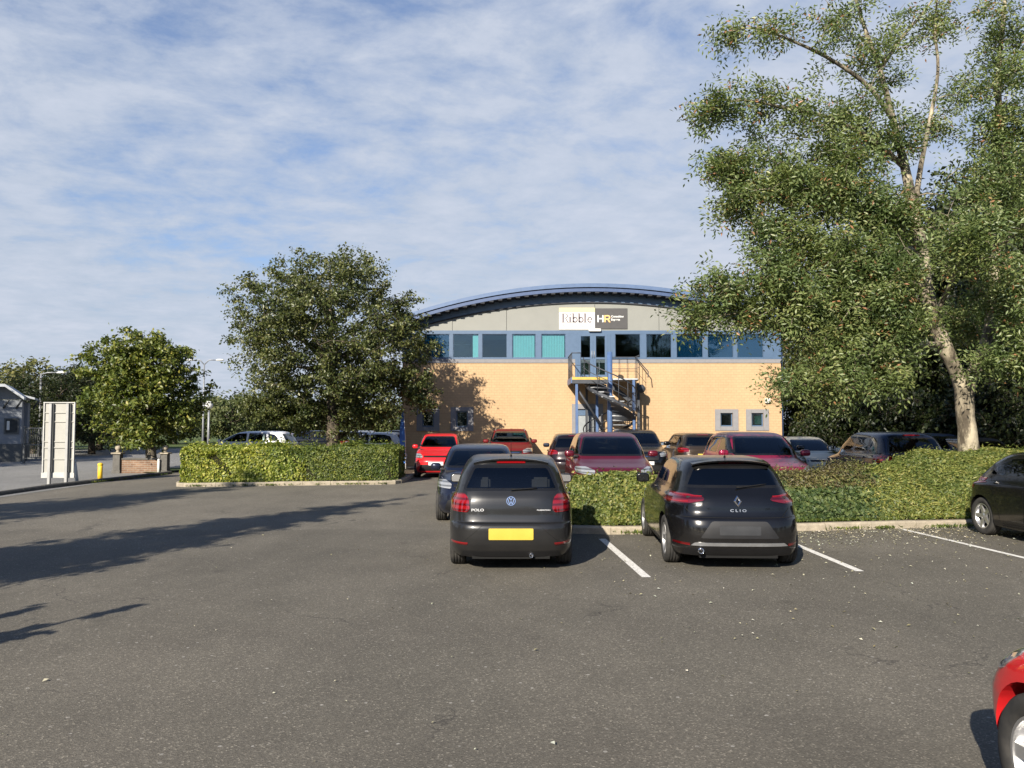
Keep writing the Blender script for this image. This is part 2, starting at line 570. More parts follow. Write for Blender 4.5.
def spec_hatch(name, rows, L, W, H, wb, wr, kind, N=112, sub=4, front_detail=True, arch=.035, belt=1.02):
    """build every part mesh of one car design once; each car then uses copies"""
    if name in _SPEC: return _SPEC[name]
    rows0 = rows
    rows = scale_rows(rows, L, W, H)
    z0 = rows0[0][0]; hh = rows0[-1][0]
    sl = L / (2 * max(max(-r_[1], r_[2]) for r_ in rows0)); sw = W / (2 * max(r_[3] for r_ in rows0)); sz = (H - z0) / (hh - z0)

    def Z(z): return (z - z0) * sz + z0

    def S2(pts, side):   # outline given in the row table's units -> car units
        k = sw if side in ('rear', 'front') else sl
        return [(a * k, Z(b)) for a, b in pts]
    rr = catmull(rows, sub)
    bm = bmesh.new()
    rings = []
    for z, yr, yf, w, nr, nf in rr:
        rings.append([bm.verts.new((x, y, z)) for x, y in ring_xy(yr, yf, w, nr, nf, -.12, N)])
    M_ = len(rings[0])
    for i in range(len(rings) - 1):
        for k in range(M_):
            bm.faces.new((rings[i][k], rings[i][(k + 1) % M_], rings[i + 1][(k + 1) % M_], rings[i + 1][k]))
    bm.faces.new(rings[0][::-1]); bm.faces.new(rings[-1])
    fixn(bm)
    me = to_me('tmp', bm)
    ob = bpy.data.objects.new('tmp', me); C.objects.link(ob)
    # wheel arches
    cb = bmesh.new()
    wy = (wb[0], wb[1])
    for y in wy:
        for s in (-1, 1):
            x0, x1 = s * (W / 2 - .27), s * (W / 2 + .2)
            a = [cb.verts.new((x0, y + (wr + arch) * math.cos(t), wr + .01 + (wr + arch) * math.sin(t))) for t in np.linspace(0, 2 * math.pi, 41)[:-1]]
            b = [cb.verts.new((x1, v.co.y, v.co.z)) for v in a]
            n = len(a)
            cb.faces.new(a); cb.faces.new(b[::-1])
            for i in range(n): cb.faces.new((a[i], b[i], b[(i + 1) % n], a[(i + 1) % n]))
    fixn(cb)
    cme = to_me('cut', cb)
    co = bpy.data.objects.new('cut', cme); C.objects.link(co)
    md = ob.modifiers.new('b', 'BOOLEAN'); md.operation = 'DIFFERENCE'; md.object = co; md.solver = 'EXACT'
    dg = bpy.context.evaluated_depsgraph_get()
    em = bpy.data.meshes.new_from_object(ob.evaluated_get(dg))
    for o_ in (ob, co): bpy.data.objects.remove(o_)
    bm = bmesh.new(); bm.from_mesh(em)
    bmesh.ops.triangulate(bm, faces=[f for f in bm.faces if len(f.verts) > 6])
    from mathutils.bvhtree import BVHTree
    bvh = BVHTree.FromBMesh(bm)
    ry, fy = min(r_[1] for r_ in rows), max(r_[2] for r_ in rows)

    def hit(side, a, b):
        ia, ib, ax = AX[side]
        o_ = Vector((0, 0, 0)); o_[ia] = a; o_[ib] = b
        o_ += ax * 5
        h = bvh.ray_cast(o_, -ax)
        return h[0], h[1]

    def decal(outline, side, lift=.004, step=.05):
        """thin conforming piece on the surface"""
        nb = bmesh.new()
        ia, ib, ax = AX[side]
        vs = []
        for p in outline:
            v = Vector((0, 0, 0)); v[ia] = p[0]; v[ib] = p[1]; vs.append(nb.verts.new(v))
        nb.faces.new(vs)
        xs = [p[0] for p in outline]; ys = [p[1] for p in outline]
        for i_, (lo, hi) in ((ia, (min(xs), max(xs))), (ib, (min(ys), max(ys)))):
            k = int((hi - lo) / step)
            for j in range(1, k + 1):
                co_ = Vector((0, 0, 0)); co_[i_] = lo + j * (hi - lo) / (k + 1)
                no = Vector((0, 0, 0)); no[i_] = 1
                bmesh.ops.bisect_plane(nb, geom=list(nb.verts) + list(nb.edges) + list(nb.faces), plane_co=co_, plane_no=no)
        bad = []
        for v in nb.verts:
            p, nn = hit(side, v.co[ia], v.co[ib])
            if p is None: bad.append(v); continue
            v.co = p + nn * lift
        if bad: bmesh.ops.delete(nb, geom=bad, context='VERTS')
        for f in nb.faces: f.smooth = True
        nb.normal_update()
        if len(nb.faces) and sum((f.normal.dot(ax) for f in nb.faces)) < 0:
            bmesh.ops.reverse_faces(nb, faces=list(nb.faces))
        # a real edge
        be = [e for e in nb.edges if len(e.link_faces) == 1]
        ex = bmesh.ops.extrude_edge_only(nb, edges=be)
        for g in ex['geom']:
            if isinstance(g, bmesh.types.BMVert): g.co -= ax * (lift + .004)
        return nb

    parts = []      # (name, mesh, material key, parent index or None, smooth)

    def add(n_, b_, mk, par=None):
        me_ = b_ if isinstance(b_, bpy.types.Mesh) else to_me(n_, b_)
        parts.append((n_, me_, mk, par))
        return len(parts) - 1

    def window(n_, poly, side, gk, frit=.028, rnd=.05):
        poly = rounded(S2(poly, side), rnd)
        fs = region(bm, poly, side)
        if not fs: return
        nb = take(bm, fs)
        nb.normal_update()
        inn = inset(poly, frit)
        fi = set(region(nb, inn, side, .05))
        for f in nb.faces: f.material_index = 0 if f in fi else 1
        add(n_, nb, (gk, 'frit'))

    def lamp(n_, poly, side, mk, rnd=.03, lift=.008, mirror=True):
        res = []
        for s in ((1, -1) if mirror else (1,)):
            pl = [(a * s, b) for a, b in S2(poly, side)]
            pl = rounded(pl, rnd)
            fs = largest(region(bm, pl, side, .08))
            if fs:
                res.append(add(n_, take(bm, fs, True, lift, .02), mk))
        return res
    K = kind
    # ---- windows (row-table units)
    for side in ('left', 'right'):
        for poly in K['side']:
            window('side_window', poly, side, K.get('side_glass', 'glass'))
    window('windscreen', K['screen'], 'front', 'glass', .04, .07)
    window('rear_window', K['rear'], 'rear', K.get('rear_glass', 'glass'), .035, .06)
    for poly, mk in K.get('tail', []): lamp('tail_light', poly, 'rear', mk)
    for poly, mk in K.get('tail_side', []):
        for s in ('left', 'right'): lamp('tail_light', poly, s, mk, mirror=False)
    for poly, mk in K.get('head', []): lamp('headlight', poly, 'front', mk)
    for n_, poly, side, mk, lift in K.get('decals', []):
        pl = S2(poly, side)
        if side == 'side':
            pl = S2(poly, 'left')
            for s in ('left', 'right'): add(n_, decal(pl, s, lift), mk)
        else: add(n_, decal(pl, side, lift), mk)
    # seams: thin dark lines on the doors and the tailgate
    sm = bmesh.new()
    for poly, side in K.get('seams', []):
        for s in ((('left', 'right') if side == 'side' else (side,))):
            pl = S2(poly, s)
            for i in range(len(pl) - 1):
                a, b = Vector(pl[i]), Vector(pl[i + 1])
                n_ = max(1, int((b - a).length / .06))
                prev = None
                d = (b - a).normalized(); w_ = Vector((-d.y, d.x)) * .0035
                ia, ib, ax = AX[s]
                for j in range(n_ + 1):
                    c_ = a + (b - a) * j / n_
                    p1, n1 = hit(s, *(c_ + w_)); p2, n2 = hit(s, *(c_ - w_))
                    if p1 is None or p2 is None or n1.dot(ax) < .1: prev = None; continue
                    v1 = sm.verts.new(p1 + n1 * .0018); v2 = sm.verts.new(p2 + n2 * .0018)
                    if prev: sm.faces.new((prev[0], v1, v2, prev[1]))
                    prev = (v1, v2)
    if len(sm.faces): add('panel_gap', sm, 'black')
    else: sm.free()
    # mirrors
    mz, my = Z(K.get('mz', 1.03)), K.get('my', .72) * sl
    for s in (-1, 1):
        mb = bmesh.new()
        bmesh.ops.create_uvsphere(mb, u_segments=16, v_segments=10, radius=1)
        wd = K.get('mw', .11)
        for v in mb.verts:
            x, y, z = v.co
            f = lambda t: math.copysign(abs(t) ** .62, t)
            v.co = Vector((s * (W / 2 + .035) + f(x) * wd * .95, my + (f(y) if y > 0 else -abs(y) ** .3) * (.085 if y > 0 else .045), mz + f(z) * .075))
        for f in mb.faces: f.smooth = True
        i = add('wing_mirror', mb, 'paint')
        gb = bmesh.new()
        vs = [gb.verts.new((s * (W / 2 + .035) + a, my - .048, mz + b)) for a, b in rounded([(-wd * .75, -.052), (wd * .75, -.052), (wd * .75, .052), (-wd * .75, .052)], .03)]
        gb.faces.new(vs)
        add('mirror_glass', gb, 'mirror', i)
        ab = bmesh.new()
        box(ab, s * (W / 2 - .12) - .05, s * (W / 2 - .03) + .03, my - .02, my + .05, mz - .075, mz - .03)
        bevelled(ab, .008)
        add('mirror_arm', ab, 'plastic', i)
    # interior
    sc = W / 1.68
    for s in (-1, 1):
        sb = bmesh.new()
        x = s * .36 * sc
        b0 = Z(.28)
        box(sb, x - .24, x + .24, -.25, .27, b0, b0 + .26)
        box(sb, x - .24, x + .24, -.30, -.16, b0 + .2, b0 + .80, M=Matrix.Translation((0, -.04, 0)) @ Matrix.Shear('XZ', 4, (0, 0)))
        box(sb, x - .13, x + .13, -.40, -.30, b0 + .83, b0 + 1.03)
        box(sb, x - .06, x - .045, -.36, -.34, b0 + .75, b0 + .88)
        box(sb, x + .045, x + .06, -.36, -.34, b0 + .75, b0 + .88)
        bmesh.ops.bevel(sb, geom=list(sb.edges), offset=.03, segments=2, affect='EDGES')
        add('front_seat', sb, 'cloth')
    sb = bmesh.new()
    yb = ry + .72 * sl
    b0 = Z(.28)
    box(sb, -.62 * sc, .62 * sc, yb, yb + .45, b0, b0 + .24)
    box(sb, -.62 * sc, .62 * sc, yb - .12, yb + .02, b0 + .18, b0 + .72)
    for x in (-.4, .4): box(sb, x * sc - .12, x * sc + .12, yb - .15, yb - .05, b0 + .74, b0 + .90)
    bmesh.ops.bevel(sb, geom=list(sb.edges), offset=.03, segments=2, affect='EDGES')
    add('rear_bench', sb, 'cloth')
    sb = bmesh.new()
    box(sb, -.66 * sc, .66 * sc, .62 * sl, .95 * sl, b0 + .35, Z(.96))
    lathe(sb, [(.17, -.012), (.185, 0), (.17, .012), (.155, 0)], 20, 'Z', closed=True)
    for v in list(sb.verts)[8:]:
        v.co = Matrix.Translation((.36 * sc, .50 * sl, Z(.93))) @ Matrix.Rotation(R(65), 4, 'X') @ v.co
    add('dashboard', sb, 'cloth')
    sb = bmesh.new()   # parcel shelf
    box(sb, -.60 * sc, .60 * sc, yb - .5, yb - .16, Z(.93), Z(.955))
    add('parcel_shelf', sb, 'cloth')
    # underbody: floor pan and axle
    ub = bmesh.new()
    box(ub, -.5, .5, ry + .12, fy - .15, .165, .30)
    box(ub, -(W / 2 - .2), (W / 2 - .2), wy[0] - .05, wy[0] + .05, wr - .05, wr + .04)
    tube(ub, [(.34, ry + .25, .22), (.34, ry + 1.2, .23)], .03)
    add('underbody', ub, 'black')
    # body
    for f in bm.faces: f.smooth = True
    bme = to_me('body', bm)
    bme.set_sharp_from_angle(angle=R(42))
    for p in parts:
        pm = p[1]
        if p[0] not in ('wing_mirror',):
            pm.set_sharp_from_angle(angle=R(35))
    ty, rim = wheel_meshes(wr, .195, K.get('spokes', 5), K.get('style', 1))
    _SPEC[name] = dict(body=bme, parts=parts, tyre=ty, rim=rim, wy=wy, wr=wr, W=W, L=L, H=H, hit=hit, Z=Z, sl=sl, sw=sw, ry=ry, fy=fy)
    return _SPEC[name]


def slot(o, i, m):
    o.material_slots[i].link = 'OBJECT'
    o.material_slots[i].material = m


def place_car(S, label, loc, heading, paint_m, over={}, group='cars in the car park', steer=0.0, skip=(), name='parked_car', cat='car'):
    """heading: the direction the nose points, in degrees from +Y towards -X"""
    root = empty(name, loc, R(heading), label, cat, group)

    def M(k):
        if k == 'paint': return paint_m
        return over.get(k, MATS[k])
    b = bpy.data.objects.new('body', S['body']); C.objects.link(b); b.parent = root
    if len(b.data.materials) == 0: b.data.materials.append(None)
    slot(b, 0, paint_m)
    objs = []
    for n_, me, mk, par in S['parts']:
        if n_ in skip: objs.append(None); continue
        o = bpy.data.objects.new(n_, me); C.objects.link(o)
        o.parent = objs[par] if (par is not None and objs[par] is not None) else root
        ks = mk if isinstance(mk, tuple) else (mk,)
        while len(me.materials) < len(ks): me.materials.append(None)
        for i, k in enumerate(ks): slot(o, i, M(k))
        objs.append(o)
    for y in S['wy']:
        for s in (-1, 1):
            w = bpy.data.objects.new('wheel', None); C.objects.link(w); w.parent = root
            w.location = (s * (S['W'] / 2 - .125), y, S['wr'])
            w.empty_display_size = .1
            a = R(steer) if y > 0 else 0
            w.rotation_euler = (0, 0, a + (math.pi if s < 0 else 0))
            for n_, me, k in (('tyre', S['tyre'], 'tyre'), ('rim', S['rim'], 'rim')):
                o = bpy.data.objects.new(n_, me); C.objects.link(o); o.parent = w
                if len(me.materials) == 0: me.materials.append(None)
                slot(o, 0, M(k))
    return root


def sub_mesh(name, bm, m, parent):
    return from_bm(name, bm, m, parent)


def text_mesh(s, size, depth=.002, font_scale=(1, 1), bold=0.0):
    cu = bpy.data.curves.new('t', 'FONT')
    cu.body = s; cu.size = size; cu.extrude = depth; cu.align_x = 'CENTER'; cu.align_y = 'CENTER'
    cu.offset = bold
    o = bpy.data.objects.new('t', cu); C.objects.link(o)
    dg = bpy.context.evaluated_depsgraph_get()
    me = bpy.data.meshes.new_from_object(o.evaluated_get(dg))
    bpy.data.objects.remove(o)
    for v in me.vertices: v.co.x *= font_scale[0]; v.co.y *= font_scale[1]
    me.materials.clear()
    return me
# ------------------------------------------------------------------ car materials and designs
def lensmat(name, col, rough=.08, em=0):
    m, nt, out = mat(name)
    tc = nd(nt, 'ShaderNodeTexCoord')
    mp = nd(nt, 'ShaderNodeMapping'); mp.inputs['Scale'].default_value = (60, 60, 28); lk(nt, tc.outputs['Object'], mp.inputs[0])
    v = nd(nt, 'ShaderNodeTexVoronoi'); lk(nt, mp.outputs[0], v.inputs['Vector'])
    sep = nd(nt, 'ShaderNodeSeparateXYZ'); lk(nt, tc.outputs['Object'], sep.inputs[0])
    st = math_(nt, 'PINGPONG', math_(nt, 'MULTIPLY', sep.outputs[2], 14.0), .5)
    f = math_(nt, 'MULTIPLY', ramp(nt, st, [(.12, .35), (.3, 1.0)]), ramp(nt, v.outputs[0], [(.2, .75), (.7, 1.15)]))
    bsdf(nt, out, mix(nt, col, f, 1.0, 'MULTIPLY'), rough, .0, .6, 1.0)
    return m


def tyremat():
    m, nt, out = mat('tyre_rubber')
    p = pos(nt)
    n = noise(nt, p, 9, 5)
    bsdf(nt, out, ramp(nt, n, [(.3, (.018, .018, .018)), (.75, (.05, .047, .042))]), .8, 0, .3)
    return m


MATS = dict(
    glass=glass('car_glass', (.30, .34, .33)), glass_dark=glass('privacy_glass', (.05, .055, .055)),
    frit=plain('window_border_black', (.008, .008, .008), .12, 0, .5), black=plain('black_rubber', (.006, .006, .006), .7, 0, .2),
    plastic=plain('black_bumper_plastic', (.008, .008, .009), .5, 0, .4), cloth=plain('seat_cloth', (.022, .022, .024), .9, 0, .2),
    red_light=lensmat('red_lens', (.19, .004, .006)), red_dark=lensmat('smoked_red_lens', (.10, .004, .008)), amber=lensmat('amber_lens', (.7, .2, .01)),
    lens=lensmat('clear_lens', (.24, .25, .26), .05), plate_y=plain('plate_yellow', (.46, .335, .045), .35, 0, .5, 0, .05), plate_w=plain('plate_white', (.6, .6, .6), .35, 0, .5, 0, .05),
    plate_d=plain('plate_dark_grey', (.018, .019, .021), .45), chrome=plain('chrome', (.75, .76, .78), .08, 1.0, .5, 0, .02),  # rear plate of the black hatchback is plain dark grey
    badge_white=plain('pale_badge', (.5, .5, .5), .3, .3), satin=plain('satin_trim', (.42, .43, .44), .3, .8), mirror=plain('mirror_silver', (.85, .86, .88), .02, 1.0, .5, 0, .01),
    tyre=tyremat(), rim=plain('alloy_rim', (.50, .50, .50), .3, .85), steel=plain('wheel_cover_grey', (.26, .26, .26), .4, .6),
)

K_HATCH = dict(
    side=[[(.74, 1.03), (.60, 1.10), (.16, 1.345), (-.24, 1.378), (-.24, 1.03)],
          [(-.33, 1.03), (-.33, 1.378), (-.95, 1.372), (-1.24, 1.30), (-1.36, 1.12), (-1.30, 1.03)]],
    screen=[(-.68, 1.01), (.68, 1.01), (.53, 1.375), (-.53, 1.375)],
    rear=[(-.635, 1.03), (.635, 1.03), (.50, 1.352), (-.50, 1.352)],
    tail=[([(.53, .80), (.56, .76), (.79, .77), (.80, .99), (.60, 1.0), (.545, .93)], 'red_light')],
    head=[([(.50, .66), (.80, .68), (.79, .80), (.62, .82), (.48, .74)], 'lens')],
    decals=[('brake_light', [(-.19, 1.372), (.19, 1.372), (.185, 1.405), (-.185, 1.405)], 'rear', 'red_light', .012),
            ('number_plate', rounded([(-.285, .425), (.285, .425), (.285, .565), (-.285, .565)], .012, 2), 'rear', 'plate_y', .012),
            ('reflector', [(.56, .355), (.78, .365), (.78, .395), (.55, .385)], 'rear', 'red_light', .008),
            ('reflector', [(-.56, .355), (-.78, .365), (-.78, .395), (-.55, .385)], 'rear', 'red_light', .008),
            ('bumper_insert', [(-.66, .20), (.66, .20), (.62, .27), (-.62, .27)], 'rear', 'plastic', .006),
            ('grille', [(-.44, .69), (.44, .69), (.46, .75), (-.46, .75)], 'front', 'plastic', .006),
            ('lower_grille', rounded([(-.62, .26), (.62, .26), (.55, .46), (-.55, .46)], .04, 2), 'front', 'plastic', .006),
            ('number_plate', [(-.26, .44), (.26, .44), (.26, .55), (-.26, .55)], 'front', 'plate_w', .02),
            ('door_handle', [(-.02, .90), (-.18, .90), (-.18, .925), (-.02, .925)], 'side', 'paint', .03),
            ('door_handle', [(-.98, .91), (-1.12, .91), (-1.12, .935), (-.98, .935)], 'side', 'paint', .03),
            ('sill_trim', [(-.85, .185), (.85, .185), (.85, .235), (-.85, .235)], 'side', 'plastic', .006)],
    seams=[([(.56, 1.0), (.66, .85), (.60, .30)], 'side'), ([(-.28, 1.02), (-.30, .26)], 'side'), ([(-1.22, 1.02), (-1.05, .75), (-.93, .45), (-.90, .3)], 'side'),
           ([(.80, .30), (-.85, .26)], 'side'),
           ([(-.66, .66), (-.685, .82), (-.70, .99)], 'rear'), ([(.66, .66), (.685, .82), (.70, .99)], 'rear'),
           ([(-.80, .632), (0, .628), (.80, .632)], 'rear'),
           ([(-.60, .40), (-.46, .52), (-.37, .60), (.37, .60), (.46, .52), (.60, .40)], 'rear'), ([(-.76, .80), (.76, .80)], 'front')],
)
K_CLIO = dict(
    side=[[(.74, 1.04), (.60, 1.11), (.16, 1.325), (-.24, 1.36), (-.24, 1.04)],
          [(-.32, 1.04), (-.32, 1.36), (-.95, 1.35), (-1.20, 1.26), (-1.34, 1.13), (-1.10, 1.04)]],
    screen=[(-.68, 1.03), (.68, 1.03), (.52, 1.355), (-.52, 1.355)],
    rear=[(-.66, 1.06), (.66, 1.06), (.52, 1.335), (-.52, 1.335)], rear_glass='glass_dark', side_glass='glass_dark',
    tail=[([(.43, .90), (.62, .86), (.86, .85), (.875, .985), (.62, .985), (.42, .935)], 'red_dark')],
    head=[([(.48, .66), (.86, .70), (.84, .82), (.62, .83), (.46, .74)], 'lens')],
    decals=[('brake_light', [(-.17, 1.362), (.17, 1.362), (.165, 1.378), (-.165, 1.378)], 'rear', 'red_dark', .010),
            ('plate_recess', rounded([(-.50, .43), (.50, .43), (.35, .645), (-.35, .645)], .03, 2), 'rear', 'plastic', .004),
            ('number_plate', rounded([(-.26, .47), (.26, .47), (.26, .585), (-.26, .585)], .012, 2), 'rear', 'plate_d', .012),
            ('light_strip', [(.45, .945), (.845, .962), (.845, .975), (.45, .957)], 'rear', 'red_light', .014),
            ('light_strip', [(-.45, .945), (-.845, .962), (-.845, .975), (-.45, .957)], 'rear', 'red_light', .014),
            ('light_strip', [(.62, .875), (.845, .868), (.845, .884), (.62, .892)], 'rear', 'red_light', .014),
            ('light_strip', [(-.62, .875), (-.845, .868), (-.845, .884), (-.62, .892)], 'rear', 'red_light', .014),
            ('reflector', [(.62, .335), (.80, .345), (.80, .37), (.62, .365)], 'rear', 'red_light', .008),
            ('reflector', [(-.62, .335), (-.80, .345), (-.80, .37), (-.62, .365)], 'rear', 'red_light', .008),
            ('trim_strip', rounded([(-.61, .335), (.61, .335), (.56, .375), (-.56, .375)], .01, 2), 'rear', 'satin', .014),
            ('bumper_insert', [(-.72, .20), (.72, .20), (.66, .30), (-.66, .30)], 'rear', 'plastic', .006),
            ('grille', [(-.44, .66), (.44, .66), (.46, .76), (-.46, .76)], 'front', 'plastic', .006),
            ('lower_grille', rounded([(-.62, .26), (.62, .26), (.55, .46), (-.55, .46)], .04, 2), 'front', 'plastic', .006),
            ('number_plate', [(-.26, .48), (.26, .48), (.26, .59), (-.26, .59)], 'front', 'plate_w', .02),
            ('door_handle', [(-.02, .92), (-.18, .92), (-.18, .945), (-.02, .945)], 'side', 'paint', .03),
            ('sill_trim', [(-.85, .185), (.85, .185), (.85, .26), (-.85, .26)], 'side', 'plastic', .006)],
    seams=[([(.56, 1.0), (.66, .85), (.60, .30)], 'side'), ([(-.28, 1.02), (-.30, .26)], 'side'), ([(-1.16, 1.02), (-1.02, .75), (-.93, .45), (-.90, .3)], 'side'),
           ([(.80, .30), (-.85, .28)], 'side'),
           ([(-.56, .70), (-.66, .80), (-.60, .96), (-.68, 1.03)], 'rear'), ([(.56, .70), (.66, .80), (.60, .96), (.68, 1.03)], 'rear'),
           ([(-.86, .695), (0, .685), (.86, .695)], 'rear'), ([(-.76, .84), (.76, .84)], 'front')],
)
K_SUV = dict(
    side=[[(.90, 1.20), (.74, 1.28), (.26, 1.57), (-.24, 1.60), (-.24, 1.20)],
          [(-.33, 1.20), (-.33, 1.60), (-1.05, 1.59), (-1.15, 1.20)],
          [(-1.22, 1.20), (-1.14, 1.585), (-1.42, 1.53), (-1.60, 1.36), (-1.52, 1.22)]],
    screen=[(-.74, 1.17), (.74, 1.17), (.58, 1.60), (-.58, 1.60)],
    rear=[(-.68, 1.19), (.68, 1.19), (.56, 1.56), (-.56, 1.56)], rear_glass='glass_dark',
    tail=[([(.56, .98), (.86, .95), (.86, 1.13), (.74, 1.16), (.54, 1.08)], 'red_light')],
    head=[([(.50, .80), (.86, .84), (.85, .96), (.66, .97), (.48, .90)], 'lens')],
    decals=[('brake_light', [(-.20, 1.60), (.20, 1.60), (.195, 1.625), (-.195, 1.625)], 'rear', 'red_light', .012),
            ('number_plate', [(-.26, .80), (.26, .80), (.26, .91), (-.26, .91)], 'rear', 'plate_y', .012),
            ('bumper_insert', [(-.80, .26), (.80, .26), (.76, .46), (-.76, .46)], 'rear', 'plastic', .006),
            ('grille', rounded([(-.42, .70), (.42, .70), (.46, .88), (-.46, .88)], .03, 2), 'front', 'plastic', .006),
            ('grille_bar', [(-.36, .79), (.36, .79), (.36, .815), (-.36, .815)], 'front', 'chrome', .02),
            ('lower_grille', rounded([(-.66, .32), (.66, .32), (.58, .52), (-.58, .52)], .04, 2), 'front', 'plastic', .006),
            ('number_plate', [(-.26, .54), (.26, .54), (.26, .65), (-.26, .65)], 'front', 'plate_w', .02),
            ('door_handle', [(-.02, 1.04), (-.18, 1.04), (-.18, 1.065), (-.02, 1.065)], 'side', 'paint', .03),
            ('door_handle', [(-.92, 1.05), (-1.08, 1.05), (-1.08, 1.075), (-.92, 1.075)], 'side', 'paint', .03),
            ('sill_trim', [(-.95, .25), (.95, .25), (.95, .36), (-.95, .36)], 'side', 'plastic', .006)],
    seams=[([(.70, 1.15), (.80, .95), (.76, .40)], 'side'), ([(-.28, 1.18), (-.30, .38)], 'side'), ([(-1.22, 1.18), (-1.10, .85), (-.98, .55), (-.95, .4)], 'side'),
           ([(-.66, .70), (-.70, 1.18), (-.62, 1.58)], 'rear'), ([(.66, .70), (.70, 1.18), (.62, 1.58)], 'rear'), ([(-.80, .775), (.80, .775)], 'rear')],
    mz=1.22, my=.84, mw=.12,
)


def badge_mesh_vw(r_):
    bm = bmesh.new()
    n = 28
    def bar(p, q, w):
        p = Vector(p); q = Vector(q); d = (q - p).normalized(); o = Vector((-d.y, d.x)) * w / 2
        prism(bm, [tuple(p + o), tuple(q + o), tuple(q - o), tuple(p - o)], 0, .004, plane='XY')
    a = [(r_ * math.cos(t), r_ * math.sin(t)) for t in np.linspace(0, 2 * math.pi, n, endpoint=False)]
    b = [(x * .86, y * .86) for x, y in a]
    for i in range(n):
        j = (i + 1) % n
        prism(bm, [a[i], a[j], b[j], b[i]], 0, .005, plane='XY')
    w = r_ * .17
    for s in (-1, 1):
        bar((s * r_ * .34, r_ * .84), (0, r_ * .12), w)
        bar((s * r_ * .70, r_ * .52), (s * r_ * .30, -r_ * .78), w)
        bar((s * r_ * .30, -r_ * .78), (0, -r_ * .04), w)
    fixn(bm)
    return bm


def badge_mesh_diamond(r_):
    bm = bmesh.new()
    o = [(0, r_), (r_ * .68, 0), (0, -r_), (-r_ * .68, 0)]
    i = [(0, r_ * .5), (r_ * .30, 0), (0, -r_ * .5), (-r_ * .30, 0)]
    for k in range(4):
        j = (k + 1) % 4
        m0 = ((o[k][0] + i[k][0]) / 2, (o[k][1] + i[k][1]) / 2); m1 = ((o[j][0] + i[j][0]) / 2, (o[j][1] + i[j][1]) / 2)
        vs = {}
        for nm, p, z in (('a', o[k], 0), ('b', o[j], 0), ('c', m1, .012), ('d', m0, .012), ('e', i[k], 0), ('f', i[j], 0)):
            vs[nm] = bm.verts.new((p[0], p[1], z))
        bm.faces.new((vs['a'], vs['b'], vs['c'], vs['d'])); bm.faces.new((vs['d'], vs['c'], vs['f'], vs['e']))
    fixn(bm)
    return bm


def stick(S, root, name, obj_me, x, z, m, side='rear', rot=0):
    """fix a flat badge on the rear or front surface"""
    p, n = S['hit'](side, x, z)
    o = mobj(name, obj_me, m, root)
    sg = 1 if side == 'rear' else -1
    n = Vector(n)
    n.normalize()
    zax = n
    xax = Vector((sg, 0, 0)); xax = (xax - zax * xax.dot(zax)).normalized()
    yax = zax.cross(xax)
    Mx = Matrix((xax, yax, zax)).transposed().to_4x4()
    o.matrix_local = Matrix.Translation(p + n * .004) @ Mx
    return o


def antenna(S, root, y, z, h=.25, lean=.1):
    bm = bmesh.new()
    tube(bm, [(0, y, z), (0, y - .02, z + .02)], [.016, .012], 8)
    tube(bm, [(0, y - .01, z + .015), (0, y - lean, z + h)], [.0045, .003], 6)
    return sub_mesh('aerial', bm, MATS['black'], root)


def wiper(S, root, x0, z0, x1, z1):
    bm = bmesh.new()
    pts = []
    for k in range(6):
        t = k / 5
        p, n = S['hit']('rear', x0 + (x1 - x0) * t, z0 + (z1 - z0) * t)
        if p is None: return
        pts.append(p + n * (.02 if k else .035))
    tube(bm, pts, [.012, .009, .008, .008, .008, .006], 6)
    return sub_mesh('wiper', bm, MATS['black'], root)


def spoiler(S, root, m, y0, y1, z, w, drop=.02):
    bm = bmesh.new()
    n = 12
    rows = []
    for k in range(n + 1):
        x = -w + 2 * w * k / n
        e = (abs(x) / w) ** 4
        zz = z - .035 * (x / w) ** 2 - .02 * e
        yy = y1 + .05 * e
        rows.append([bm.verts.new(v) for v in ((x, y0, zz - .005), (x, yy, zz - drop), (x, yy + .012, zz - drop - .022), (x, y0, zz - .06))])
    for i in range(n):
        for j in range(4):
            f = bm.faces.new((rows[i][j], rows[i][(j + 1) % 4], rows[i + 1][(j + 1) % 4], rows[i + 1][j])); f.smooth = True
    bm.faces.new(rows[0]); bm.faces.new(rows[-1][::-1])
    fixn(bm)
    o = sub_mesh('roof_spoiler', bm, m, root)
    o.data.set_sharp_from_angle(angle=R(35))
    return o


def exhaust(S, root, x, z, y, m='chrome', r_=.032):
    bm = bmesh.new()
    lathe(bm, [(r_ * .8, 0), (r_, 0), (r_, .16), (r_ * .8, .16)], 16, 'Z', closed=True)
    for v in bm.verts: v.co = Vector((x + v.co.x, y + v.co.z, z + v.co.y))
    return sub_mesh('exhaust_pipe', bm, MATS[m], root)


def roof_rails(S, root, m, z, w, y0, y1):
    for s in (-1, 1):
        bm = bmesh.new()
        tube(bm, [(s * w, y0, z - .03), (s * w, y0 + .12, z + .03), (s * w * .99, (y0 + y1) / 2, z + .05), (s * w, y1 - .12, z + .03), (s * w, y1, z - .03)], .016, 8)
        sub_mesh('roof_rail', bm, m, root)
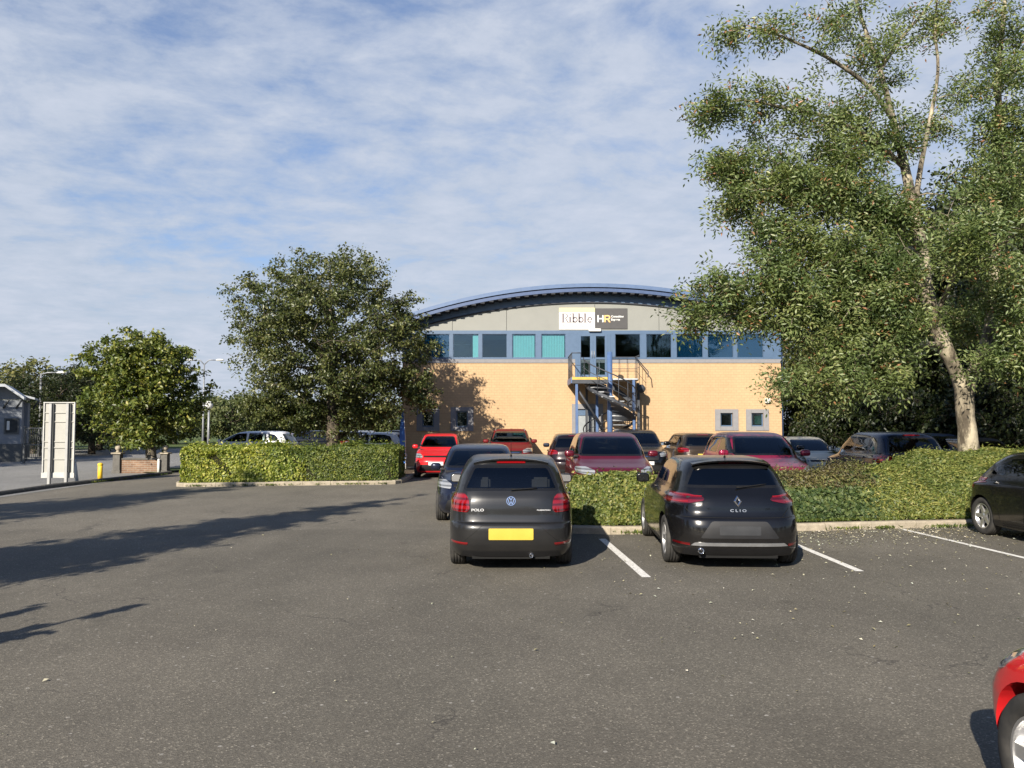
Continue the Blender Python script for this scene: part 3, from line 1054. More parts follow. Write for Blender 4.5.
# ------------------------------------------------------------------ leaves and trees
def leaf_mesh(name, cen, nrm, tan, length, width, rnd=None, fold=.25):
    """one folded two-face leaf per entry, as one mesh with a per-leaf random value"""
    n = len(cen)
    nrm = nrm / (np.linalg.norm(nrm, axis=1, keepdims=True) + 1e-9)
    tan = tan - nrm * np.sum(tan * nrm, 1, keepdims=True)
    tan = tan / (np.linalg.norm(tan, axis=1, keepdims=True) + 1e-9)
    bi = np.cross(nrm, tan)
    L = np.asarray(length).reshape(-1, 1) * np.ones((n, 1)); W = np.asarray(width).reshape(-1, 1) * np.ones((n, 1))
    v = np.empty((n, 4, 3))
    v[:, 0] = cen - tan * L * .5
    v[:, 1] = cen + bi * W * .5 + nrm * W * fold
    v[:, 2] = cen + tan * L * .5
    v[:, 3] = cen - bi * W * .5 + nrm * W * fold
    me = bpy.data.meshes.new(name)
    me.vertices.add(n * 4)
    me.vertices.foreach_set('co', v.reshape(-1).astype(np.float32))
    me.loops.add(n * 6)
    b = (np.arange(n) * 4).reshape(-1, 1)
    idx = b + np.array([[0, 1, 2, 0, 2, 3]])
    me.loops.foreach_set('vertex_index', idx.reshape(-1).astype(np.int32))
    me.polygons.add(n * 2)
    me.polygons.foreach_set('loop_start', (np.arange(n * 2) * 3).astype(np.int32))
    me.polygons.foreach_set('loop_total', np.full(n * 2, 3, np.int32))
    me.update(calc_edges=True)
    at = me.attributes.new('rnd', 'FLOAT', 'FACE')
    r_ = RNG.random(n) if rnd is None else rnd
    at.data.foreach_set('value', np.repeat(r_, 2).astype(np.float32))
    return me


def join_meshes(name, mes, mats):
    """one mesh from several (leaves with a woody or dark core)"""
    bm = bmesh.new()
    lay = bm.faces.layers.float.new('rnd')
    for i, me in enumerate(mes):
        n0 = len(bm.faces)
        bm.from_mesh(me)
        bm.faces.ensure_lookup_table()
        for f in bm.faces[n0:]: f.material_index = i
    me = bpy.data.meshes.new(name)
    bm.to_mesh(me); bm.free()
    for m in mats: me.materials.append(m)
    return me


def rdir(n):
    v = RNG.normal(size=(n, 3))
    return v / np.linalg.norm(v, axis=1, keepdims=True)


def bark(name, a, b, sc=6):
    key = (name,)
    if key in _MC: return _MC[key]
    m, nt, out = mat(name)
    p = pos(nt, (1, 1, .35))
    n = noise(nt, p, sc, 6, .7)
    n2 = noise(nt, pos(nt), 1.7, 3)
    col = ramp(nt, n, [(.40, a), (.56, b)])
    col = mix(nt, col, ramp(nt, n2, [(.42, .50), (.58, 1.15)]), 1.0, 'MULTIPLY')
    bsdf(nt, out, col, .9, 0, .2, bump=n, bstr=.8, bdist=.03)
    _MC[key] = m
    return m


def grow(limbs, clumps, ntips, seed, droop=.1, twig_r=.012, minz=None):
    """limbs: list of (points, radii). clumps: (centre, radii, weight). Returns branch polylines, twig tips and directions."""
    rng = np.random.default_rng(seed)
    nodes = []; nrad = []
    for pts, rad in limbs:
        for i in range(len(pts) - 1):
            a = np.array(pts[i], float); b = np.array(pts[i + 1], float)
            k = max(2, int(np.linalg.norm(b - a) / .35))
            for j in range(k):
                t = j / k
                nodes.append(a + (b - a) * t); nrad.append(rad[i] + (rad[i + 1] - rad[i]) * t)
        nodes.append(np.array(pts[-1], float)); nrad.append(rad[-1])
    w = np.array([c[2] for c in clumps], float); w /= w.sum()
    tips = []
    for _ in range(ntips):
        c = clumps[rng.choice(len(clumps), p=w)]
        d = rng.normal(size=3); d /= np.linalg.norm(d)
        r_ = rng.random() ** .55 * 1.08
        p = np.array(c[0]) + d * np.array(c[1]) * r_
        if minz is not None and p[2] < minz: p[2] = minz + rng.random() * .6
        tips.append(p)
    tips = np.array(tips)
    N = list(nodes); Rr = list(nrad)
    arr = np.array(N)
    d0 = np.array([np.min(np.linalg.norm(arr - t, axis=1)) for t in tips])
    order = np.argsort(d0)
    branches = []; ends = []; dirs = []
    arr = np.array(N); rad = np.array(Rr)
    lo = list(arr); lr = list(rad)
    A = np.zeros((len(lo) + ntips * 4, 3)); A[:len(lo)] = arr; RR = np.zeros(len(A)); RR[:len(lo)] = rad
    cnt = len(lo)
    for i in order:
        t = tips[i]
        dist = np.linalg.norm(A[:cnt] - t, axis=1)
        # branches leave below / inward of the tip
        dist = dist + np.maximum(0, A[:cnt, 2] - t[2]) * .8 + (RR[:cnt] < .006) * .5
        k = int(np.argmin(dist))
        s = A[k]
        v = t - s
        ln = np.linalg.norm(v)
        if ln < .08: continue
        perp = rng.normal(size=3) * ln * .10
        mid1 = s + v * .35 + np.array([0, 0, ln * .10]) + perp
        mid2 = s + v * .70 + np.array([0, 0, ln * .08]) + perp * .7
        r0 = min(RR[k] * .62, twig_r + ln * .012); r0 = max(r0, .009)
        pts = [s, mid1, mid2, t + np.array([0, 0, -droop * ln * .5])]
        rs = [r0, r0 * .8, r0 * .6, r0 * .4]
        branches.append((pts, rs))
        for q, rr_ in zip(pts[1:], rs[1:]):
            A[cnt] = q; RR[cnt] = rr_; cnt += 1
        ends.append(pts[-1]); dirs.append((pts[-1] - pts[2]) / (np.linalg.norm(pts[-1] - pts[2]) + 1e-9))
    return branches, np.array(ends), np.array(dirs)


def leaves_on(branches, per, spread, seed, flat=.6):
    """leaf positions and the twig direction along the outer part of each branch"""
    rng = np.random.default_rng(seed)
    P_, D_ = [], []
    for pts, rs in branches:
        a, b, c = pts[1], pts[2], pts[3]
        n = per
        t = rng.random(n) ** .7
        q = np.where((t < .5)[:, None], a + (b - a) * (t[:, None] * 2), b + (c - b) * (t[:, None] * 2 - 1))
        q = q + rng.normal(size=(n, 3)) * spread * (.35 + .65 * t[:, None]) * np.array([1, 1, flat])
        d = (c - b); d = d / (np.linalg.norm(d) + 1e-9)
        P_.append(q); D_.append(np.repeat(d[None], n, 0))
    return np.concatenate(P_), np.concatenate(D_)


def tree(name, loc, limbs, clumps, ntips, per, spread, leaf, lmat, bmat, label, cat='tree', group=None, seed=1, minz=None, kind='simple', thick=.02, rz=0.0, droop=.1, twig_r=.012):
    """limbs and clumps in the tree's own coordinates"""
    root = empty(name, loc, rz, label, cat, group)
    br, ends, dirs = grow(limbs, clumps, ntips, seed, droop, twig_r, minz)
    bm = bmesh.new()
    for i, (pts, rad) in enumerate(limbs):
        # smooth the limb
        rows = [tuple(p) + (r_,) for p, r_ in zip(pts, rad)]
        sm = []
        A = [np.array(r_, float) for r_ in rows]
        for k in range(len(A) - 1):
            p0, p1, p2, p3 = A[max(k - 1, 0)], A[k], A[k + 1], A[min(k + 2, len(A) - 1)]
            for s in range(4):
                t = s / 4
                sm.append(.5 * ((2 * p1) + (-p0 + p2) * t + (2 * p0 - 5 * p1 + 4 * p2 - p3) * t * t + (-p0 + 3 * p1 - 3 * p2 + p3) * t ** 3))
        sm.append(A[-1])
        tube(bm, [v[:3] for v in sm], [max(.004, v[3]) for v in sm], 16 if rad[0] > .1 else 8)
    from mathutils import noise as mn
    bm.normal_update()
    for v in bm.verts:      # knots and flutes
        if v.co.z < 4.5: v.co += v.normal * mn.noise(v.co * 2.6 + Vector((seed, 0, 0))) * .045 * min(1, limbs[0][1][0] * 4)
    for pts, rs in br:
        tube(bm, pts, rs, 4 if rs[0] < .02 else 6, cap=False)
    from_bm('trunk', bm, bmat, root)
    P_, D_ = leaves_on(br, per, spread, seed + 5)
    n = len(P_)
    rng = np.random.default_rng(seed + 9)
    ll, lw = leaf
    if kind == 'pinnate':
        # compound leaf: a drooping midrib with paired leaflets
        ax = D_ * .6 + rng.normal(size=(n, 3)) * .6 + np.array([0, 0, -.25])
        ax /= np.linalg.norm(ax, axis=1, keepdims=True)
        side = np.cross(ax, rng.normal(size=(n, 3)) * .5 + np.array([0, 0, 1.0])); side /= np.linalg.norm(side, axis=1, keepdims=True)
        nn = np.cross(side, ax)
        cen, tn, nr, rv = [], [], [], []
        base = rng.random(n)
        for j, t in enumerate((.15, .42, .69, .96)):
            for s in ((-1, 1) if t < .9 else (0,)):
                o = P_ + ax * ll * 3.2 * (t - .5) + side * s * ll * .55 + np.array([0, 0, -1.0]) * (t ** 2) * ll * .8
                cen.append(o); tn.append(ax * (.5 if s else 1) + side * s + rng.normal(size=(n, 3)) * .15); nr.append(nn * np.sign(nn[:, 2:3] + 1e-6) + rng.normal(size=(n, 3)) * .3); rv.append(base)
        me = leaf_mesh('crown', np.concatenate(cen), np.concatenate(nr), np.concatenate(tn), ll, lw, np.clip(np.concatenate(rv) + rng.normal(size=n * 7) * .05, 0, 1))
    else:
        nr = rng.normal(size=(n, 3)) * .6 + np.array([0, 0, .6]) + D_ * .5
        tn = rng.normal(size=(n, 3)) + D_ * .8 + np.array([0, 0, -.3])
        sz = (.55 + .9 * rng.random(n))
        me = leaf_mesh('crown', P_, nr, tn, ll * sz, lw * sz)
    mobj('crown', me, lmat, root)
    return root


def copy_tree(src, loc, rz, scale, label, group=None):
    r_ = src.copy(); C.objects.link(r_); r_.location = loc; r_.rotation_euler = (0, 0, rz); r_.scale = scale
    r_['label'] = label
    if group: r_['group'] = group
    for ch in list(src.children):
        c = ch.copy(); C.objects.link(c); c.parent = r_
    return r_


def blob_clumps(cx, cy, cz, rx, ry, rz, n, seed, size=.42):
    """clumps on and inside an ellipsoid, giving a lobed outline"""
    rng = np.random.default_rng(seed)
    out = [((cx, cy, cz), (rx * .75, ry * .75, rz * .75), .8)]
    for i in range(n):
        z = 1 - 2 * (i + .5) / n
        a = i * 2.39996 + rng.random() * .5
        q = math.sqrt(1 - z * z)
        k = .68 + rng.random() * .14
        s = size * (.75 + rng.random() * .5)
        out.append(((cx + rx * k * q * math.cos(a), cy + ry * k * q * math.sin(a), cz + rz * k * z), (rx * s, ry * s, rz * s * .85), s * s * 3))
    return out
# ================================================================== SETTING
# ---- asphalt
def asphalt_mat(name, base, light, patch=True):
    m, nt, out = mat(name)
    p = pos(nt)
    v = nd(nt, 'ShaderNodeTexVoronoi'); v.inputs['Scale'].default_value = 95; lk(nt, p, v.inputs['Vector'])
    vc = nd(nt, 'ShaderNodeSeparateColor'); lk(nt, v.outputs['Color'], vc.inputs[0])
    stone = ramp(nt, vc.outputs[0], [(.0, .70), (.55, .96), (.88, 1.15), (.96, 1.6), (1.0, 2.3)])
    v2 = nd(nt, 'ShaderNodeTexVoronoi'); v2.inputs['Scale'].default_value = 26; lk(nt, p, v2.inputs['Vector'])
    vc2 = nd(nt, 'ShaderNodeSeparateColor'); lk(nt, v2.outputs['Color'], vc2.inputs[0])
    chip = ramp(nt, vc2.outputs[1], [(.0, 0), (.975, 0), (.99, 1.0)])
    chipm = math_(nt, 'MULTIPLY', chip, math_(nt, 'LESS_THAN', v2.outputs['Distance'], .34))
    big = noise(nt, pos(nt, (.35, .12, 1)), 1.0, 4, .55)
    mid = noise(nt, pos(nt, (1, .6, 1)), 1.3, 5, .65)
    col = mix(nt, base, light, ramp(nt, big, [(.38, 0), (.62, 1)]))
    col = mix(nt, col, ramp(nt, mid, [(.3, .86), (.7, 1.12)]), 1.0, 'MULTIPLY')
    col = mix(nt, col, stone, 1.0, 'MULTIPLY')
    col = mix(nt, col, (.42, .40, .36), math_(nt, 'MULTIPLY', chipm, .55))
    if patch:
        # the nearer part of the lot was resurfaced later and is a touch darker; hairline cracks and wheel-polished lanes
        sy = nd(nt, 'ShaderNodeSeparateXYZ'); lk(nt, p, sy.inputs[0])
        wob = math_(nt, 'ADD', sy.outputs[1], math_(nt, 'MULTIPLY', noise(nt, p, .5, 2), .8))
        seam = nd(nt, 'ShaderNodeMapRange', i_1=14.7, i_2=14.95, i_3=.90, i_4=1.07); lk(nt, wob, seam.inputs[0])
        sv = nd(nt, 'ShaderNodeCombineXYZ'); [lk(nt, seam.outputs[0], sv.inputs[k]) for k in range(3)]
        col = mix(nt, col, sv.outputs[0], 1.0, 'MULTIPLY')
        lane = math_(nt, 'PINGPONG', math_(nt, 'ADD', sy.outputs[1], math_(nt, 'MULTIPLY', noise(nt, pos(nt, (.3, .3, 1)), 1.0, 2), 1.5)), 1.7)
        col = mix(nt, col, ramp(nt, math_(nt, 'DIVIDE', lane, 1.7), [(.2, 1.035), (.6, .965)]), 1.0, 'MULTIPLY')
        cr = nd(nt, 'ShaderNodeTexVoronoi', feature='DISTANCE_TO_EDGE'); cr.inputs['Scale'].default_value = .42
        wv_ = nd(nt, 'ShaderNodeVectorMath', operation='MULTIPLY_ADD'); lk(nt, noise(nt, p, 2.2, 4, .6, 1), wv_.inputs[0]); wv_.inputs[1].default_value = (.7, .7, 0); lk(nt, p, wv_.inputs[2])
        lk(nt, wv_.outputs[0], cr.inputs['Vector'])
        crm = math_(nt, 'MULTIPLY', math_(nt, 'LESS_THAN', cr.outputs[0], .0035), ramp(nt, noise(nt, p, .35, 2), [(.5, 0), (.6, .6)]))
        col = mix(nt, col, (.035, .032, .028), crm)
        drip = nd(nt, 'ShaderNodeTexVoronoi'); drip.inputs['Scale'].default_value = .9; lk(nt, pos(nt, (1, .8, 1)), drip.inputs['Vector'])
        col = mix(nt, col, .6, ramp(nt, math_(nt, 'ADD', drip.outputs['Distance'], math_(nt, 'MULTIPLY', noise(nt, p, 6, 4), .12)), [(.08, .55), (.17, 0)]), 'MULTIPLY')
        # oil drips and darker re-laid strips
        st = noise(nt, pos(nt, (1.2, 1.2, 1)), .9, 3, .5)
        col = mix(nt, col, .62, ramp(nt, st, [(.66, 0), (.74, .45)]), 'MULTIPLY')
    bsdf(nt, out, col, .86, 0, .35, bump=v.outputs['Distance'], bstr=.35, bdist=.006)
    return m


M_ASPH = asphalt_mat('asphalt_lot', (.105, .096, .077), (.127, .115, .092))
M_ROAD = asphalt_mat('asphalt_road', (.17, .168, .16), (.20, .197, .185), False)


def sheet(name, pts, z, m, thick=0.0):
    bm = bmesh.new()
    if thick:
        prism(bm, pts, z - thick, z, plane='XY')
        fixn(bm)
    else:
        f = bm.faces.new([bm.verts.new((x, y, z)) for x, y in pts])
        if f.normal.z < 0: bmesh.ops.reverse_faces(bm, faces=[f])
        bm.normal_update()
        if list(bm.faces)[0].normal.z < 0: bmesh.ops.reverse_faces(bm, faces=list(bm.faces))
    o = from_bm(name, bm, m)
    tag(o, kind='structure')
    return o


def grassmat():
    m, nt, out = mat('rough_grass')
    p = pos(nt)
    n = noise(nt, p, 3, 8, .75)
    col = ramp(nt, n, [(.25, (.035, .055, .018)), (.5, (.07, .10, .03)), (.75, (.13, .14, .05))])
    bsdf(nt, out, col, .95, 0, .2, bump=n, bstr=.6, bdist=.05)
    return m


def soilmat():
    m, nt, out = mat('bare_soil')
    p = pos(nt)
    n = noise(nt, p, 12, 8, .8)
    bsdf(nt, out, ramp(nt, n, [(.3, (.045, .035, .024)), (.7, (.12, .095, .065))]), .95, 0, .2, bump=n, bstr=.8, bdist=.03)
    return m


M_GRASS = grassmat(); M_SOIL = soilmat()
sheet('ground', [(-900, -300), (900, -300), (900, 1800), (-900, 1800)], -.02, M_GRASS)
sheet('car_park', [(-13.2, -30), (45, -30), (45, 60), (-13.2, 60)], 0.0, M_ASPH)
sheet('car_park_annexe', [(-13.2, -30), (-13.2, 12), (-22, 6), (-40, 2), (-40, -30)], 0.0, M_ASPH)
# the road and pavement beyond the left kerb
kl = [G(-60, 505), G(0, 495.5), G(45, 489), G(90, 483.5), G(130, 479), G(172, 474)]
KLW = [(p.x, p.y) for p in kl]
sheet('pavement', [(-13.25, 20), (-13.25, 60), (-14.5, 60), (-15.6, 34), (-17.3, 26), (-24, 19.5), (-24, 14)][:7], .0, M_ROAD)
sheet('road', [(-14, 30), (-12, 48), (-12, 62), (-26, 62), (-60, 40), (-60, 12), (-21.5, 16), (-14.5, 22)], .004, M_ROAD)


def concrete(name, col, var=.28, sc=6):
    m, nt, out = mat(name)
    p = pos(nt)
    n = noise(nt, p, sc, 7, .7); n2 = noise(nt, p, 55, 3, .7)
    f = mix(nt, ramp(nt, n, [(.3, 1 - var), (.7, 1 + var)]), ramp(nt, n2, [(.3, .85), (.7, 1.12)]), 1.0, 'MULTIPLY')
    bsdf(nt, out, mix(nt, col, f, 1.0, 'MULTIPLY'), .9, 0, .25, bump=n2, bstr=.4, bdist=.004)
    return m


M_KERB = concrete('buff_kerb', (.285, .248, .188)); M_KERB_D = concrete('weathered_kerb', (.10, .095, .085))


def kerb(name, line, m, h=.12, w=.14, step=.92, closed=False, rseed=3):
    """kerb stones laid along a line, each with its own slight offset"""
    rg = random.Random(rseed)
    bm = bmesh.new()
    pts = [Vector((p[0], p[1])) for p in line]
    if closed: pts.append(pts[0])
    # resample
    seg = []
    for i in range(len(pts) - 1):
        L_ = (pts[i + 1] - pts[i]).length
        n = max(1, round(L_ / step))
        for k in range(n): seg.append((pts[i].lerp(pts[i + 1], k / n), pts[i].lerp(pts[i + 1], (k + 1) / n)))
    for a, b in seg:
        d = (b - a).normalized(); nrm = Vector((-d.y, d.x))
        a2 = a + d * .004; b2 = b - d * .004
        zz = h + rg.uniform(-.006, .006); o = rg.uniform(-.006, .006)
        q = [a2 + nrm * o, b2 + nrm * o, b2 + nrm * (w + o), a2 + nrm * (w + o)]
        lo = [bm.verts.new((v.x, v.y, -.03)) for v in q]
        md = [bm.verts.new((v.x, v.y, zz - (.03 if i < 2 else 0))) for i, v in enumerate(q)]
        tp = [bm.verts.new(((q[i] + nrm * .03).x, (q[i] + nrm * .03).y, zz)) for i in (0, 1)]
        F = bm.faces.new
        F((lo[0], lo[1], md[1], md[0])); F((md[0], md[1], tp[1], tp[0])); F((tp[0], tp[1], md[2], md[3]))
        F((lo[2], lo[3], md[3], md[2])); F((lo[1], lo[2], md[2], tp[1], md[1])); F((lo[3], lo[0], md[0], tp[0], md[3]))
    fixn(bm)
    return tag(from_bm(name, bm, m), kind='structure')


kerb('kerb', KLW, M_KERB_D, .11, .13)

# ---- left planted bed (hedge and oak)
def ring_line(p): return p
hl = G(186, 487); hr = G(386, 484.5)
HB = [(hl.x, hl.y), (hr.x, hr.y), (hr.x + .28, hr.y + .12), (hr.x + .42, hr.y + .45), (hr.x + .50, hr.y + 7.5), (hl.x - .3, hr.y + 9.0), (hl.x - .55, hl.y + .6), (hl.x - .35, hl.y + .15)]
kerb('bed_kerb', HB, M_KERB, .12, .13, .9, True, 4)
sheet('bed_soil', [(x * 1, y) for x, y in [(HB[0][0] + .02, HB[0][1] + .10), (HB[1][0], HB[1][1] + .10), (HB[3][0] - .1, HB[3][1] + .1), (HB[4][0] - .12, HB[4][1] - .1), (HB[5][0] + .1, HB[5][1] - .1), (HB[6][0] + .12, HB[6][1])]], .10, M_SOIL)

# ---- right planted bed
RB = [(1.05, 13.95), (1.7, 13.82), (3.2, 13.98), (5.6, 14.35), (7.4, 14.68), (9.6, 14.95), (16, 15.7), (16, 18.9), (9.5, 18.75), (7.2, 16.6), (1.3, 15.75), (.85, 15.3), (.82, 14.3)]
kerb('island_kerb', RB, M_KERB, .13, .14, .92, True, 6)
sheet('island_soil', [(.98, 14.35), (1.75, 13.95), (3.2, 14.12), (5.6, 14.48), (7.4, 14.81), (9.6, 15.08), (15.9, 15.82), (15.9, 18.8), (9.5, 18.65), (7.3, 16.5), (1.4, 15.65), (.97, 15.2)], .11, M_SOIL)

# ---- painted bay lines
def linemat():
    m, nt, out = mat('worn_white_paint')
    p = pos(nt)
    n = noise(nt, p, 22, 6, .75)
    v = nd(nt, 'ShaderNodeTexVoronoi'); v.inputs['Scale'].default_value = 95; lk(nt, p, v.inputs['Vector'])
    vc = nd(nt, 'ShaderNodeSeparateColor'); lk(nt, v.outputs['Color'], vc.inputs[0])
    wear = math_(nt, 'ADD', n, math_(nt, 'MULTIPLY', vc.outputs[0], .18))
    col = ramp(nt, wear, [(.56, (.66, .65, .61)), (.70, (.46, .44, .39)), (.78, (.14, .13, .11))])
    bsdf(nt, out, col, .75, 0, .3)
    return m


M_LINE = linemat()
def stripe(a, b, w=.10):
    a = Vector(a[:2]); b = Vector(b[:2]); d = (b - a).normalized(); n = Vector((-d.y, d.x)) * w / 2
    return sheet('bay_line', [tuple(a + n), tuple(a - n), tuple(b - n), tuple(b + n)], .005, M_LINE)


stripe(G(602, 539), G(646.5, 577.5), .115)
stripe((4.46, 13.9), G(860, 571.5), .11)
stripe((7.05, 14.55), (7.34, 10.4), .10)
stripe((9.75, 14.9), (10.2, 10.4), .10)
for a, b in (((1.62, 3.9), (1.75, 4.44)), ((-1.0, 4.1), (-1.0, .5)), ((4.55, 4.5), (4.6, .5))): stripe(a, b, .11)

# ---- sky, sun
world = bpy.data.worlds.new('World'); scn.world = world; world.use_nodes = True
nt = world.node_tree; nt.nodes.clear()
wo = nt.nodes.new('ShaderNodeOutputWorld'); bg = nt.nodes.new('ShaderNodeBackground')
sky = nt.nodes.new('ShaderNodeTexSky'); sky.sky_type = 'NISHITA'; sky.sun_disc = False
sky.sun_elevation = R(EL); sky.sun_rotation = math.atan2(-UX, -UY) % (2 * math.pi)
sky.air_density = 1.0; sky.dust_density = .6; sky.ozone_density = 1.5
SKYS = .062
tc = nt.nodes.new('ShaderNodeTexCoord')
sp = nt.nodes.new('ShaderNodeSeparateXYZ'); lk(nt, tc.outputs['Generated'], sp.inputs[0])
zz = math_(nt, 'ADD', math_(nt, 'MAXIMUM', sp.outputs[2], 0.0), .16)
cx = math_(nt, 'DIVIDE', sp.outputs[0], zz); cy = math_(nt, 'DIVIDE', sp.outputs[1], zz)
cb = nt.nodes.new('ShaderNodeCombineXYZ'); lk(nt, cx, cb.inputs[0]); lk(nt, cy, cb.inputs[1])
mp = nt.nodes.new('ShaderNodeMapping'); mp.inputs['Rotation'].default_value = (0, 0, R(-18)); mp.inputs['Scale'].default_value = (1.0, 1.1, 1); mp.inputs['Location'].default_value = (3.1, 1.7, 0)
lk(nt, cb.outputs[0], mp.inputs[0])
warp = nt.nodes.new('ShaderNodeTexNoise'); warp.inputs['Scale'].default_value = 1.2; warp.inputs['Detail'].default_value = 3; lk(nt, mp.outputs[0], warp.inputs[0])
wv = nt.nodes.new('ShaderNodeVectorMath'); wv.operation = 'MULTIPLY_ADD'
lk(nt, warp.outputs['Color'], wv.inputs[0]); wv.inputs[1].default_value = (.28, .28, 0); lk(nt, mp.outputs[0], wv.inputs[2])
big = noise(nt, wv.outputs[0], .75, 3, .5)
rip = noise(nt, wv.outputs[0], 5.6, 6, .62)
fin = noise(nt, wv.outputs[0], 9.0, 5, .6)
den = math_(nt, 'ADD', math_(nt, 'ADD', math_(nt, 'MULTIPLY', big, .56), math_(nt, 'MULTIPLY', rip, .48)), math_(nt, 'MULTIPLY', fin, .14))
# thicker veil towards the horizon
hz = math_(nt, 'MULTIPLY', math_(nt, 'SUBTRACT', .42, sp.outputs[2]), .42)
den = math_(nt, 'ADD', den, math_(nt, 'MAXIMUM', hz, -.02))
mask_ = ramp(nt, den, [(.45, .26), (.55, .68), (.64, .92), (.80, .99)])
dome = nt.nodes.new('ShaderNodeMapRange'); dome.inputs[1].default_value = .50; dome.inputs[2].default_value = .72; dome.inputs[3].default_value = 1; dome.inputs[4].default_value = .0  # cloud removed from the unseen upper sky to cut fill light
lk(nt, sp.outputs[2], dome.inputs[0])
back = nt.nodes.new('ShaderNodeMapRange'); back.inputs[1].default_value = -.25; back.inputs[2].default_value = .2; back.inputs[3].default_value = .15; back.inputs[4].default_value = 1  # cloud thinned behind the camera to weaken fill light
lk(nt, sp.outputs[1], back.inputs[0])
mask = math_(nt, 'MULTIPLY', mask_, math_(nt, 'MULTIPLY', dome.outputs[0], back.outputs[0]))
ccol = ramp(nt, math_(nt, 'ADD', math_(nt, 'MULTIPLY', rip, .6), math_(nt, 'MULTIPLY', big, .4)), [(.36, (3.6, 4.15, 5.0)), (.62, (4.65, 5.05, 5.9))])
skc = mix(nt, sky.outputs[0], (.80, .92, 1.15), 1.0, 'MULTIPLY')
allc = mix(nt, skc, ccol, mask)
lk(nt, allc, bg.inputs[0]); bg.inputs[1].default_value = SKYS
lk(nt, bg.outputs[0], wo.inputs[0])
sl_ = bpy.data.lights.new('sun', 'SUN'); sl_.energy = 4.6; sl_.angle = R(.5); sl_.color = (1.0, .91, .78)
so = bpy.data.objects.new('sun', sl_); C.objects.link(so); so.location = (-20, -40, 30)
sd = Vector((UX * math.cos(R(EL)), UY * math.cos(R(EL)), -math.sin(R(EL))))
so.rotation_euler = sd.to_track_quat('-Z', 'Y').to_euler()

scn.view_settings.view_transform = 'Standard'; scn.view_settings.look = 'None'
scn.view_settings.exposure = 1.12; scn.view_settings.gamma = 1.0
scn.view_settings.use_curve_mapping = False
cd = bpy.data.cameras.new('camera'); cam = bpy.data.objects.new('camera', cd); C.objects.link(cam)
cd.sensor_width = 36; cd.lens = FPX / 1024 * 36; cd.clip_end = 4000; cd.clip_start = .05
cam.location = (0, 0, CAMZ); cam.rotation_euler = (math.pi / 2 + PITCH, 0, 0)
scn.camera = cam
scn.cycles.max_bounces = 8; scn.cycles.transparent_max_bounces = 12; scn.cycles.diffuse_bounces = 3; scn.cycles.glossy_bounces = 3; scn.cycles.transmission_bounces = 4
scn.cycles.sample_clamp_indirect = 6
# ================================================================== BUILDING
YB = 34.4
SB = YB
def bx_(px): return PX(px, YB)
def bz_(py): return PZ(py, YB)
M_BRICK = None
def brickmat():
    m, nt, out = mat('buff_block')
    g = nd(nt, 'ShaderNodeNewGeometry')
    sx = nd(nt, 'ShaderNodeSeparateXYZ'); lk(nt, g.outputs['Position'], sx.inputs[0])
    cmb = nd(nt, 'ShaderNodeCombineXYZ')
    lk(nt, math_(nt, 'ADD', sx.outputs[0], sx.outputs[1]), cmb.inputs[0]); lk(nt, sx.outputs[2], cmb.inputs[1])
    b = nd(nt, 'ShaderNodeTexBrick', offset=.5)
    b.inputs['Color1'].default_value = (.405, .278, .158, 1); b.inputs['Color2'].default_value = (.425, .292, .168, 1)
    b.inputs['Mortar'].default_value = (.345, .238, .138, 1)
    b.inputs['Scale'].default_value = 1.0; b.inputs['Mortar Size'].default_value = .009; b.inputs['Mortar Smooth'].default_value = .3
    b.inputs['Brick Width'].default_value = .225; b.inputs['Row Height'].default_value = .112; b.inputs['Bias'].default_value = -.1
    lk(nt, cmb.outputs[0], b.inputs['Vector'])
    p = pos(nt)
    n = noise(nt, pos(nt, (1, 1, .4)), .8, 5, .6); n2 = noise(nt, p, 9, 4)
    col = mix(nt, b.outputs['Color'], ramp(nt, n, [(.3, .93), (.7, 1.06)]), 1.0, 'MULTIPLY')
    col = mix(nt, col, ramp(nt, n2, [(.3, .95), (.7, 1.05)]), 1.0, 'MULTIPLY')
    bsdf(nt, out, col, .88, 0, .25, bump=b.outputs['Fac'], bstr=.5, bdist=-.006)
    return m


M_BRICK = brickmat()
M_FASC = plain('grey_cladding', (.198, .202, .185), .5, .0, .4, 0, .05, 1.5)
M_BLUE = plain('slate_blue_frame', (.060, .103, .172), .45, 0, .5, 0, .06)
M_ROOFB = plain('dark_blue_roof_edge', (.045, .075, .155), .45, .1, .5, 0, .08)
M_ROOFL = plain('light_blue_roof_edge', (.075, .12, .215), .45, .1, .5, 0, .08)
M_ROOF = plain('roof_sheet', (.20, .22, .25), .5, .3)
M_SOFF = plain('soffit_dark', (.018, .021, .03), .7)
M_SILL = concrete('grey_stone_surround', (.20, .198, .205), .1, 5)
M_STAIRB = plain('stair_blue_paint', (.062, .110, .225), .45)
M_STEEL = plain('galvanised_steel', (.34, .35, .36), .5, .4)
M_STEELD = plain('dark_steel', (.045, .05, .06), .6, .2)
M_INT = plain('office_interior', (.10, .095, .085), .9)


